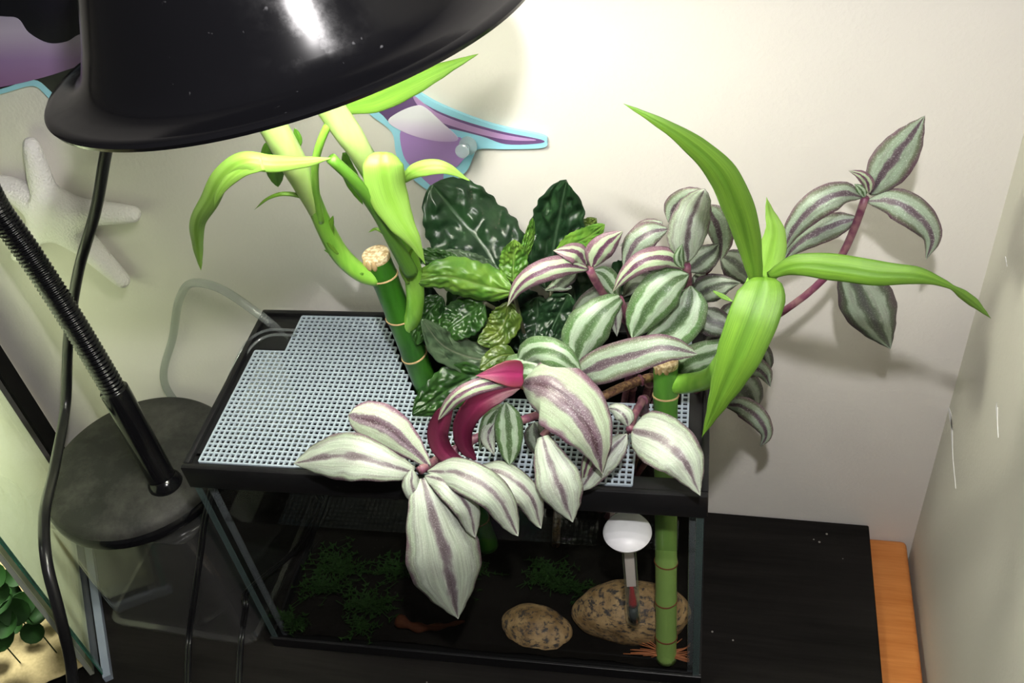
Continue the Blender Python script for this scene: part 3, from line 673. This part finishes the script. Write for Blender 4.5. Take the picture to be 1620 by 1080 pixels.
zl(E, [(896, 604, .040), (945, 580, .036), (1000, 562, .034), (1055, 550, .034), (1104, 560, .036)], 30, 'grey', kind='full', roll=-10, cup=.2)
zl(E, [(818, 575, .035), (850, 555, .03), (885, 562, .026), (920, 590, .026)], 24, 'green', kind='full')
zl(E, [(826, 600, .03), (810, 585, .032), (840, 580, .03), (872, 600, .026)], 22, 'green')
zl(E, [(827, 606, .020), (865, 612, .012), (910, 645, .004), (940, 695, -.004), (953, 750, -.008)], 56, 'silverp', kind='heart', roll=-6, cup=.42, nv=44, nu=20, fold=-.08, label='biggest silver leaf with a purple midrib, pointing down')
zl(E, [(823, 607, .016), (792, 604, .010), (755, 611, .004), (722, 628, .000), (693, 664, -.001)], 13, 'purple', kind='full', cup=.3, label='striped upper side of a curled leaf')
zl(E, [(716, 636, .008), (700, 662, .006), (693, 690, .004), (706, 718, .002), (746, 742, .000)], 17, M_under, kind='full', cup=-.25, nv=44, label='curled leaf showing its dark magenta back')
zl(E, [(824, 613, .022), (790, 622, .018), (754, 642, .014), (733, 676, .012), (736, 706, .010), (754, 728, .01)], 18, M_under, kind='full', cup=-.25, nv=40, label='inner curled leaf showing its dark magenta back')
zl(E, [(828, 592, .016), (803, 591, .012), (778, 592, .009), (752, 594, .007)], 22, M_underb, kind='drop', cup=-.15, roll=6, label='small bright magenta leaf back')
zl(E, [(795, 640, .022), (782, 655, .018), (768, 685, .014), (758, 712, .013)], 15, 'green')
G = sprig('zebrina sprig spilling over the front rim with long silver leaves', [(664, 744, -.008), (700, 722, .008), (760, 690, .02), (840, 660, .035), (930, 640, .06)], .0024)
zl(G, [(655, 747, -.009), (620, 738, -.012), (560, 722, -.012), (510, 724, -.010), (464, 733, -.008)], 39, 'silver', kind='tip', roll=4, cup=.22, nv=34, label='long silver leaf pointing left over the mesh')
zl(G, [(680, 738, -.004), (650, 708, .0), (608, 675, .004), (551, 656, .006)], 33, 'silverp', kind='rev', roll=-10, label='silver leaf with broad purple midrib behind the left leaf')
zl(G, [(668, 756, -.012), (680, 800, -.024), (703, 880, -.036), (725, 979, -.038)], 61, 'silver', kind='tip', roll=-4, cup=.25, nv=40, nu=18, label='largest hanging silver leaf in front of the glass')
zl(G, [(652, 742, -.012), (652, 768, -.018), (662, 788, -.02), (673, 803, -.021)], 15, 'silver', kind='full', cup=.6, name='bract')
zl(G, [(676, 745, -.008), (725, 748, -.014), (780, 778, -.020), (820, 848, -.024)], 29, 'silver', kind='full', roll=-10)
zl(G, [(672, 752, -.011), (705, 762, -.016), (740, 800, -.022), (752, 850, -.026)], 22, 'silver', kind='full', roll=-22)
zl(G, [(748, 742, .002), (795, 748, -.004), (838, 782, -.010), (856, 836, -.014)], 24, 'silver', kind='full', roll=-20, cup=.45)
H = sprig('zebrina sprig hanging below the biggest leaf down the front glass', [(858, 690, .012), (880, 668, .02), (910, 650, .04)], .002)
zl(H, [(858, 690, .010), (868, 725, .0), (885, 770, -.010), (906, 826, -.014)], 37, 'silver', kind='tip', roll=10, cup=.2)
zl(H, [(800, 636, .018), (804, 665, .012), (806, 700, .006), (806, 735, .002)], 23, 'green', kind='full')
zl(H, [(782, 668, .016), (772, 690, .012), (782, 720, .008)], 13, 'silver')
zl(H, [(845, 668, .022), (855, 700, .018), (880, 728, .014)], 22, 'dark')
F = sprig('zebrina sprig at the front right corner of the rim with two silver leaves', [(997, 680, .018), (1002, 660, .03), (1020, 630, .05)], .0022)
zl(F, [(1000, 680, .017), (1035, 690, .010), (1078, 722, .0), (1108, 784, -.008)], 44, 'silver', kind='heart', roll=-8, cup=.22, label='silver-green leaf lying over the front right rim')
zl(F, [(992, 686, .016), (972, 706, .010), (945, 735, .003), (917, 776, -.003)], 22, 'silver', kind='full', roll=20)
zl(F, [(994, 674, .019), (988, 658, .02), (974, 648, .022), (958, 645, .024)], 15, 'silver')
zl(F, [(960, 690, .012), (940, 710, .006), (928, 735, .002), (921, 768, .0)], 12, 'purple', roll=20)
J = sprig('shaded zebrina sprig overhanging the right rim behind the bamboo shoot', [(1150, 585, .085), (1110, 580, .09), (1060, 575, .095)], .0022)
zl(J, [(1060, 600, .07), (1085, 575, .07), (1125, 560, .07), (1180, 548, .072)], 24, 'green', kind='full')
zl(J, [(1075, 618, .072), (1100, 602, .07), (1135, 588, .068), (1160, 585, .07)], 17, 'green')
zl(J, [(1150, 585, .08), (1175, 578, .078), (1205, 588, .076), (1219, 612, .076)], 18, 'grey', roll=15)
zl(J, [(1165, 530, .085), (1190, 548, .083), (1208, 570, .082), (1212, 598, .082)], 20, 'dark')
zl(J, [(1155, 600, .09), (1172, 610, .088), (1186, 630, .086), (1192, 655, .085)], 30, 'dark')
zl(J, [(1145, 640, .08), (1172, 642, .076), (1200, 662, .074), (1212, 688, .073), (1202, 708, .073)], 18, 'grey', cup=.4)
zl(J, [(1080, 650, .085), (1095, 640, .085), (1110, 625, .085)], 12, M_under)
zl(J, [(1180, 480, .088), (1165, 500, .088), (1145, 525, .088), (1110, 545, .088)], 26, 'dark')

# ------------------------------------------------------------------ desk lamp
LC = Vector((-.108, .0755, .0885))
lamp = thing('desk_lamp', 'black gooseneck desk lamp with a big glossy bell shade hanging over the tank', 'lamp', LC)
lbase = part('base', lathe_me([(.0001, 0), (.066, 0), (.0682, .002), (.0682, .006), (.0672, .011), (.0655, .0135), (.062, .0165), (.045, .019), (.0001, .0205)], LC, (0, 0, 1), 96), M_base, lamp)
part('base_ring', lathe_me([(.0675, .0015), (.0692, .002), (.0692, .0075), (.0675, .0095)], LC, (0, 0, 1), 96), M_gloss, lbase)
SN = Vector((-.137, .063, .989)).normalized(); SCN = Vector((.157, -.023, .475))
neck0 = PZ(262, 765, .106)
npts = [neck0, P(226, 700, .062), P(185, 625, .068), P(110, 500, .078), P(45, 400, .085), P(0, 338, .085), P(-70, 240, .08), Vector((-.20, .05, .44)), Vector((-.20, .01, .58)), Vector((-.12, -.02, .69)), Vector((.0, -.035, .735)), Vector((.09, -.035, .71)), SCN+SN*.165]
cs = spline(npts, 700)
# a ribbed metal hose
def hose(c, r):
    def rad(t): return r*(1+.075*math.sin(t*len(c)*2*PI/5.0))
    return tube_me(c, rad, raw=True, sides=20)
L1 = min(range(700), key=lambda i: (cs[i]-P(185, 625, .068)).length)
part('gooseneck', hose(spline(cs[L1:], 1600), .0076), M_gloss, lamp)
part('collar', tube_me(cs[:L1+4], .0094, raw=True, sides=24), M_gloss, lamp)
part('socket_foot', lathe_me([(.0001, -.004), (.0118, -.004), (.0125, 0), (.0112, .004), (.0097, .006)], neck0, (cs[6]-cs[0]), 28), M_gloss, lamp)
outer = [(.0862, -.0003), (.0868, .0010), (.0858, .0021), (.0835, .0023), (.0788, .0029), (.0754, .0041), (.0732, .0056), (.0716, .0073), (.0702, .0096), (.0686, .0127), (.0660, .0178), (.0634, .0240), (.0609, .0302), (.0568, .0405), (.0524, .0510), (.0472, .0610), (.0385, .0700), (.0335, .0810), (.0285, .0920), (.0240, .1000), (.0230, .1200), (.0225, .1450), (.0150, .1520), (.0001, .1530)]
inner = [(max(r-.0012, .0001), h-.0010) for r, h in outer[3:19]]
lshade = part('shade', lathe_me(outer, SCN, SN, 128), M_gloss, lamp)
part('reflector', lathe_me([(.0850, .0000)]+inner+[(.0001, .094)], SCN, SN, 96), M_inner, lshade)
M_bulb = mat('lit_bulb', (1, 1, 1), .5); M_bulb.node_tree.nodes['Principled BSDF'].inputs['Emission Color'].default_value = (1, .995, .84, 1)
M_bulb.node_tree.nodes['Principled BSDF'].inputs['Emission Strength'].default_value = 125
part('bulb', lathe_me([(.0001, .022), (.012, .0235), (.020, .030), (.0235, .040), (.022, .050), (.015, .064), (.011, .072), (.011, .098)], SCN, SN, 40), M_bulb, lshade)
# power cord
cpts = [SCN+SN*.145+Vector((-.01, .01, 0)), Vector((.02, .10, .56)), P(195, 120, .112), P(168, 240, .11), P(152, 330, .108), P(124, 430, .105), P(108, 540, .10), P(104, 640, .085), P(86, 740, .030), P(70, 820, -.022), P(74, 890, -.050), P(94, 970, -.068), P(112, 1050, -.080), P(116, 1100, -.090), P(118, 1300, -.120)]
part('power_cord', tube_me(cpts, .0035, 240, 12), M_cable, lamp)

# two thin black cables running to the front of the desk
def cord(pts, label):
    cs_ = spline(pts, 90); bm = bmesh.new()
    for s in (-.00115, .00115):
        me = tube_me([p+Vector((s, 0, 0)) for p in cs_], .00125, raw=True, sides=10); bm.from_mesh(me); bpy.data.meshes.remove(me)
    o = link('twin_cable', bm_me(bm, True), M_cable); tag(o, label, 'cable', 'thin twin cables left of the small tank')
cord([Vector((-.0055, .125, .004)), Vector((-.0055, .105, .10)), Vector((-.0055, .070, .165)), P(326, 812, .034), P(318, 870, .022), P(308, 940, .006), PZ(299, 1010, .0035), PZ(297, 1060, .0035), PZ(296, 1200, .0035)], 'left thin black twin cable crossing in front of the clear tub')
cord([Vector((-.0055, .120, .0035)), Vector((-.0050, .07, .018)), P(389, 938, .018), P(389, 955, .006), PZ(383, 1000, .006), PZ(379, 1045, .0035), PZ(377, 1200, .0035)], 'right thin black twin cable beside the lower left glass edge of the tank')
# ------------------------------------------------------------------ clear container under the lamp base
def hull_box(top, bot, zt, zb, r, nseg=6):
    """open-bottomed tub with rounded corners: rounded rings from bottom opening to closed top"""
    def ring(q, z, r_):
        out = []
        n = len(q)
        for i in range(4):
            a, b, c_ = Vector(q[i-1]), Vector(q[i]), Vector(q[(i+1) % 4])
            p0 = b+(a-b).normalized()*r_; p1 = b+(c_-b).normalized()*r_
            for k in range(nseg+1):
                t = k/nseg; p = p0*(1-t)**2+b*2*t*(1-t)+p1*t*t; out.append(Vector((p.x, p.y, z)))
        return out
    rings = [ring([tuple(Vector(b).lerp(Vector(t), 0)) for t, b in zip(top, bot)], zb, r)]
    def lerpq(f): return [tuple(Vector(b).lerp(Vector(t), f)) for t, b in zip(top, bot)]
    c = sum((Vector(q) for q in top), Vector((0, 0)))/4
    for f in (.03, .03, .3, .6, .93, .98, 1):
        rings.append(ring(lerpq(f), zb+(zt-zb)*f, r))
    # lip: second ring pushed out
    cb = sum((Vector(q) for q in bot), Vector((0, 0)))/4
    lip = [tuple(cb+(Vector(q)-cb)*1.05) for q in bot]
    rings = [ring(lip, zb, r*1.1), ring(lip, zb+.0025, r*1.1)]+[ring(lerpq(.035), zb+.0030, r)]+rings[3:]
    inn = [tuple(c+(Vector(q)-c)*.95) for q in top]
    rings.append(ring(inn, zt+.0000, r)); m = len(rings[0])
    verts = [v for rg in rings for v in rg]; faces = []
    for i in range(len(rings)-1):
        for k in range(m): faces.append((i*m+k, i*m+(k+1) % m, (i+1)*m+(k+1) % m, (i+1)*m+k))
    faces.append(tuple((len(rings)-1)*m+k for k in range(m)))
    me = me_from(verts, faces, True); me.set_sharp_from_angle(angle=.7); return me
topq = [(-.160, .020), (-.045, .018), (-.043, .136), (-.162, .138)]
botq = [(-.1335, .0035), (-.0165, -.0005), (-.0165, .143), (-.1335, .143)]
o = link('clear_tub', hull_box(topq, botq, .0875, .0008, .012), M_clearp); tag(o, 'upturned clear plastic tub that the black lamp base stands on', 'container')
sol = o.modifiers.new('s', 'SOLIDIFY'); sol.thickness = .0012; sol.offset = -1

# ------------------------------------------------------------------ clear hose over the back left of the tank
hp = [Vector((-.114, .1487, .006)), Vector((-.112, .1487, .06)), P(261, 608, .1485), P(274, 530, .146), P(285, 470, .143), P(303, 448, .140), P(345, 455, .135), P(400, 490, .130), P(438, 520, .125), PZ(470, 556, .190), PZ(476, 565, .15), PZ(478, 570, .10)]
o = link('clear_hose', tube_me(hp, .0030, 120, 16), M_tubep); tag(o, 'bent clear plastic hose arching from the wall side into the tank corner', 'hose')
cl = thing('hose_clip', 'small clear plastic clip on the back left of the black rim', 'clip', PZ(395, 560, .2))
part('clip_arm', tube_me([P(470, 522, .118), P(420, 523, .116), P(392, 540, .108), P(365, 590, .088), P(352, 625, .078)], .0010, 30, 8), M_tubep, cl)
part('clip_arm', tube_me([P(468, 530, .115), P(425, 531, .112), P(400, 546, .104), P(372, 596, .084), P(358, 630, .074)], .0010, 30, 8), M_tubep, cl)

# ------------------------------------------------------------------ starfish on the wall
sc = P(84, 338, YW-.010); arms = [(-5, -122, 1.0), (-92, -52, 1.), (140, 2, 1.), (118, 112, 1.05), (-62, 72, 1.)]
mes = bpy.data.meshes.new('star'); vs = [tuple(sc)]; es = []; rad = [.0150]
for (du, dv, k) in arms:
    u0, v0 = 84, 338
    prev = 0
    tipu, tipv = {(-5, -122): (46, 217), (-92, -52): (-14, 286), (140, 2): (222, 340), (118, 112): (203, 452), (-62, 72): (26, 408)}[(du, dv)]
    for j, f in enumerate((.28, .52, .76, 1.0)):
        bend = math.sin(f*PI)*.004
        p = P(u0+(tipu-u0)*f, v0+(tipv-v0)*f, YW-.009+.002*f); p.z += bend*(1 if dv < 0 else .3)
        vs.append(tuple(p)); es.append((prev, len(vs)-1)); prev = len(vs)-1; rad.append((.0122, .0100, .0084, .0060)[j])
mes.from_pydata(vs, es, [])
star = link('starfish', mes, M_star)
sk = star.modifiers.new('skin', 'SKIN')
for i, r_ in enumerate(rad): mes.skin_vertices[0].data[i].radius = (r_, r_*.8); mes.skin_vertices[0].data[i].use_root = (i == 0)
ss = star.modifiers.new('sub', 'SUBSURF'); ss.levels = 3; ss.render_levels = 3; sk.use_smooth_shade = True
tag(star, 'white knobbly starfish with five arms hanging on the wall at left', 'starfish')

# ------------------------------------------------------------------ printed card cut-out pinned to the wall
def poly_me(pts, y, th, smooth_n=1):
    """flat piece of card: outline given as photo directions on the wall plane"""
    q = [P(u, v, y) for u, v in pts]
    cl_ = q+[q[0]]
    out = []
    n = len(q)
    for i in range(n):
        p0, p1, p2, p3 = q[i-1], q[i], q[(i+1) % n], q[(i+2) % n]
        for k in range(5):
            t = k/5; out.append(.5*((2*p1)+(p2-p0)*t+(2*p0-5*p1+4*p2-p3)*t*t+(3*p1-p0-3*p2+p3)*t**3))
    bm = bmesh.new(); vs_ = [bm.verts.new(p) for p in out]; f = bm.faces.new(vs_)
    r = bmesh.ops.extrude_face_region(bm, geom=[f])
    for v in [x for x in r['geom'] if isinstance(x, bmesh.types.BMVert)]: v.co.y += th
    bmesh.ops.triangulate(bm, faces=[f for f in bm.faces if len(f.verts) > 4])
    return bm_me(bm)
def flat(name, c, r=.35): return mat(name, c, r, .4)
art = thing('wall_cutout', 'purple and black sea creature card cut-out with light blue border, pinned to wall', 'wall decoration', P(450, 60, YW-.002))
cyan = [(-90, 168), (0, 149), (50, 136), (72, 150), (100, 178), (180, 190), (330, 150), (450, 130), (555, 160), (590, 185), (620, 210), (627, 245), (645, 275), (680, 303), (705, 306), (712, 290), (737, 272), (748, 250), (757, 236), (800, 236), (858, 234), (865, 224), (855, 214), (780, 198), (700, 168), (650, 139), (560, 80), (440, 20), (300, -40), (100, -120), (-90, -160)]
part('blue_border', poly_me(cyan, YW-.0030, .0022), flat('print_light_blue', (.32, .66, .82)), art)
dark = [(-90, 160), (0, 141), (52, 126), (80, 144), (105, 168), (180, 180), (330, 140), (450, 120), (560, 160), (600, 178), (630, 203), (690, 200), (760, 215), (800, 228), (850, 227), (856, 221), (780, 205), (697, 178), (640, 144), (560, 95), (440, 35), (300, -25), (100, -105), (-90, -140)]
M_print = mat('print_dark_violet', (.06, .04, .10), .35, .4); nn = N(M_print); 
sx = nn.n('ShaderNodeSeparateXYZ', {0: nn.n('ShaderNodeNewGeometry').outputs['Position']})
nn.color(nn.ramp(nn.math('MULTIPLY_ADD', sx.outputs[0], 2.2, .5), [(.30, (.008, .008, .012)), (.62, (.035, .025, .06)), (.78, (.12, .07, .18)), (.95, (.13, .07, .19))]))
part('dark_body', poly_me(dark, YW-.0033, .0005), M_print, art)
lobe = [(634, 206), (660, 205), (700, 220), (728, 218), (742, 240), (733, 252), (722, 264), (703, 272), (700, 296), (685, 296), (655, 268), (638, 245)]
part('violet_lobe', poly_me(lobe, YW-.0038, .0005), flat('print_violet', (.36, .22, .52)), art)
pale = [(614, 192), (630, 178), (655, 168), (672, 170), (700, 195), (725, 220), (700, 224), (665, 218), (635, 207)]
M_pale = flat('print_pale', (.70, .66, .80)); nn = N(M_pale); sz = nn.n('ShaderNodeSeparateXYZ', {0: nn.n('ShaderNodeNewGeometry').outputs['Position']})
zz = P(665, 222, YW).z; nn.color(nn.ramp(nn.math('MULTIPLY_ADD', sz.outputs[2], 40, -zz*40), [(.0, (.50, .34, .62)), (.35, (.68, .58, .80)), (.7, (.80, .80, .88))]))
part('pale_patch', poly_me(pale, YW-.0042, .0004), M_pale, art)
hi = [(655, 152), (690, 178), (740, 198), (800, 214), (848, 222), (800, 221), (740, 207), (690, 190), (662, 168)]
part('highlight_streak', poly_me(hi, YW-.0037, .0004), flat('print_lilac', (.42, .26, .50)), art)
pl = [(-90, 20), (0, 26), (28, 30), (45, 52), (75, 68), (105, 66), (130, 54), (180, 60), (180, 92), (130, 103), (70, 122), (0, 138), (-90, 150)]
M_pl = flat('print_purple', (.33, .22, .42)); nn = N(M_pl); sz = nn.n('ShaderNodeSeparateXYZ', {0: nn.n('ShaderNodeNewGeometry').outputs['Position']})
zz = P(30, 130, YW).z; nn.color(nn.ramp(nn.math('MULTIPLY_ADD', sz.outputs[2], 22, -zz*22), [(.0, (.26, .13, .30)), (.35, (.30, .19, .40)), (.75, (.50, .44, .58)), (1, (.42, .38, .50))]))
part('purple_patch', poly_me(pl, YW-.0037, .0004), M_pl, art)
# clear push pin
pp = P(742, 229, YW-.0042); pin = thing('push_pin', 'clear plastic push pin holding the purple card tail', 'pin', pp)
pd = (P(727, 243, YW-.022)-pp).normalized()
ph = part('pin_head', lathe_me([(.0001, .001), (.0050, .001), (.0055, .0022), (.0048, .0036), (.0022, .0052), (.0019, .0095), (.0026, .0115), (.0040, .0125), (.0040, .0138), (.0028, .0145), (.0001, .0145)], pp, pd, 32), M_pin, pin)
part('needle', lathe_me([(.0004, -.003), (.0004, .0012)], pp, pd, 8), mat('steel', (.6, .6, .6), .25, metal=1), ph)

# ------------------------------------------------------------------ large tank at the left edge
FR = Vector((-.116, -.042, 0)); BR = Vector((-.2495, .1455, 0)); dB = (BR-FR).normalized(); dL = Vector((-dB.y, dB.x, 0))
LH = .34
lt = thing('large_aquarium', 'larger glass aquarium with frosted side film at the left edge of the board', 'aquarium', (FR+BR)/2+dL*.12)
def slab(a, b, th, z0, z1, inward):
    """vertical pane from a to b with thickness towards inward"""
    v = []
    for z in (z0, z1):
        for p in (a, b, b+inward*th, a+inward*th): v.append(Vector((p.x, p.y, z)))
    return me_from(v, [(0, 3, 2, 1), (4, 5, 6, 7), (0, 1, 5, 4), (1, 2, 6, 5), (2, 3, 7, 6), (3, 0, 4, 7)], False)
FL, BL = FR+dL*.26, BR+dL*.26
M_film = mat('frosted_film', (.60, .63, .52), .6, .3); nn = N(M_film); oo = nn.obj()
alg = nn.ramp(nn.noise(oo, 22, 5, .65), [(.44, (0, 0, 0)), (.62, (1, 1, 1))]); nn.color(nn.mix(alg, (.62, .65, .55), (.42, .42, .22)))
spk = nn.ramp(nn.noise(oo, 120, 4, .7), [(.56, (0, 0, 0)), (.68, (1, 1, 1))]); nn.color(nn.mix(nn.math('MULTIPLY', spk, alg), nn.mix(alg, (.62, .65, .55), (.46, .48, .26)), (.20, .12, .03)))
t_ = M_film.node_tree; tl = t_.nodes.new('ShaderNodeBsdfTranslucent'); tl.inputs[0].default_value = (.88, .92, .76, 1); mx_ = t_.nodes.new('ShaderNodeMixShader'); mx_.inputs[0].default_value = .65
t_.links.new(nn.b.outputs[0], mx_.inputs[1]); t_.links.new(tl.outputs[0], mx_.inputs[2]); t_.links.new(mx_.outputs[0], [x for x in t_.nodes if x.type == 'OUTPUT_MATERIAL'][0].inputs[0])
part('side_pane', slab(FR+dB*.005, BR, .0045, .002, LH, dL), M_glass, lt)
part('frosted_film', slab(FR+dB*.006+dL*.0047, BR-dB*.043+dL*.0047, .0006, .008, LH-.01, dL), M_film, lt)
part('front_pane', slab(FR, FL, .0045, .002, LH, dB), M_glass, lt)
part('back_pane', slab(BR-dB*.0045, BL-dB*.0045, .0045, .002, LH, dB), M_glass, lt)
part('corner_trim', slab(BR-dB*.042+dL*(-.0012), BR+dL*(-.0012), .012, .0005, LH, dL), M_blackm, lt)
part('glass_edge', slab(FR-dL*.0004, FR+dB*.0045-dL*.0004, .0008, .002, LH, dL*(-1)), mat('green_glass_edge', (.03, .12, .08), .15), lt)
part('corner_silicone', slab(FR+dB*.006+dL*.0054, FR+dB*.014+dL*.0054, .003, .003, LH-.01, dL), mat('silicone_strip', (.34, .36, .30), .4), lt)
part('bottom_trim', slab(FR-dL*.006-dB*.003, BR-dL*.006, .0055, .0003, .006, dL), mat('trim_grey', (.23, .27, .33), .35), lt)
part('top_rim', slab(FR-dL*.003, BR-dL*.003, .02, LH, LH+.015, dL), M_black, lt)
part('added_hood_box', slab(FR+dB*.02+dL*.03, BR-dB*.02+dL*.03, .12, LH+.016, LH+.05, dL), M_black, lt)  # unseen hood box, added to go with the lamp below
hl = area('added_tank_light', (FR+BR)/2+dL*.09+Vector((0, 0, LH+.012)), (FR+BR)/2+dL*.09, .08, 2.4, (.97, 1, .88)); hl.data.spread = 1.9; hl.parent = lt; hl.location = Vector(hl.location)-Vector(lt.location)  # lamp out of view, added to brighten the frosted film from inside
bm = bmesh.new(); bmesh.ops.create_grid(bm, x_segments=60, y_segments=60, size=.5)
for v in bm.verts:
    a, b_ = v.co.x+.5, v.co.y+.5; p = FR+dB*(.0060+a*.215)+dL*(.0085+b_*.24)
    v.co = Vector((p.x, p.y, .016+.006*noise.noise(Vector((p.x*25, p.y*25, 0)))+.0012*noise.noise(Vector((p.x*300, p.y*300, 0)))))
M_sand = mat('pale_sand', (.5, .4, .2), .9); nn = N(M_sand); oo = nn.obj(); nn.color(nn.mix(nn.noise(oo, 500, 3), (.17, .13, .055), (.32, .25, .13)))
o = part('sand', bm_me(bm, True), M_sand, lt); o['kind'] = 'stuff'
M_lily = mat('round_water_leaf', (.03, .10, .01), .6, .12); nn = N(M_lily); nn.color(nn.mix(nn.noise(nn.obj(), 60, 3), (.003, .014, .002), (.010, .040, .005)))
wpd = thing('water_plant', 'dark green round-leaved water plant on sand in the left aquarium', 'plant', FR+dB*.02+dL*.05+Vector((0, 0, .018)))
rnd = random.Random(5)
for k in range(95):
    c = FR+dB*(.016+.10*rnd.random()**1.2)+dL*(.018+.15*rnd.random()); c.z = .030+.075*rnd.random()
    c.z += .02*max(0, 1-(c-FR).dot(dL)/.04)
    r_ = rnd.uniform(.007, .011); nrm = (Vector((.35, -.6, .9))+Vector((rnd.uniform(-.6, .6), rnd.uniform(-.5, .5), rnd.uniform(-.3, .3)))).normalized()
    part('round_leaf', lathe_me([(.0001, -.0012), (r_*.5, -.0006), (r_*.9, .0004), (r_, .0012), (r_*.97, .0015), (r_*.5, -.0002), (.0001, -.0008)], c, nrm, 14), M_lily, wpd)
    part('leaf_stalk', tube_me([c, Vector((c.x, c.y, .012))], .0005, 4, 5), M_lily, wpd) if k < 20 else None

# ------------------------------------------------------------------ small wear on the right wall: chipped paint flakes
M_chip = mat('bare_plaster', (.85, .85, .84), .8)
def PX(u, v, x):
    d = CF*FOC+CR*(u-810)-CU*(v-540); return CAM+d*((x-CAM.x)/d.x)
def chip(pts, w):
    c = [PX(u, v, XC-.0001) for u, v in pts]; vs_, fs = [], []
    n = len(c)
    for i, p in enumerate(c):
        h = w*math.sin(PI*(i+.3)/(n-.4))
        vs_ += [p+Vector((-.0002, h, h*.3)), p+Vector((-.0002, -h, -h*.3)), p+Vector((.0003, h, h*.3)), p+Vector((.0003, -h, -h*.3))]
    for i in range(n-1):
        a, b_ = i*4, i*4+4
        fs += [(a, a+1, b_+1, b_), (a, b_, b_+2, a+2), (a+1, a+3, b_+3, b_+1)]
    return me_from(vs_, fs, False)
o = struct('paint_chip_1', chip([(1499, 625), (1501, 650), (1506, 668), (1506, 700), (1508, 730), (1512, 770)], .0060), M_chip)
o = struct('paint_chip_2', chip([(1578, 640), (1577, 655), (1579, 688)], .0040), M_chip)
o = struct('paint_chip_3', chip([(1591, 409), (1593, 418)], .0025), M_chip)
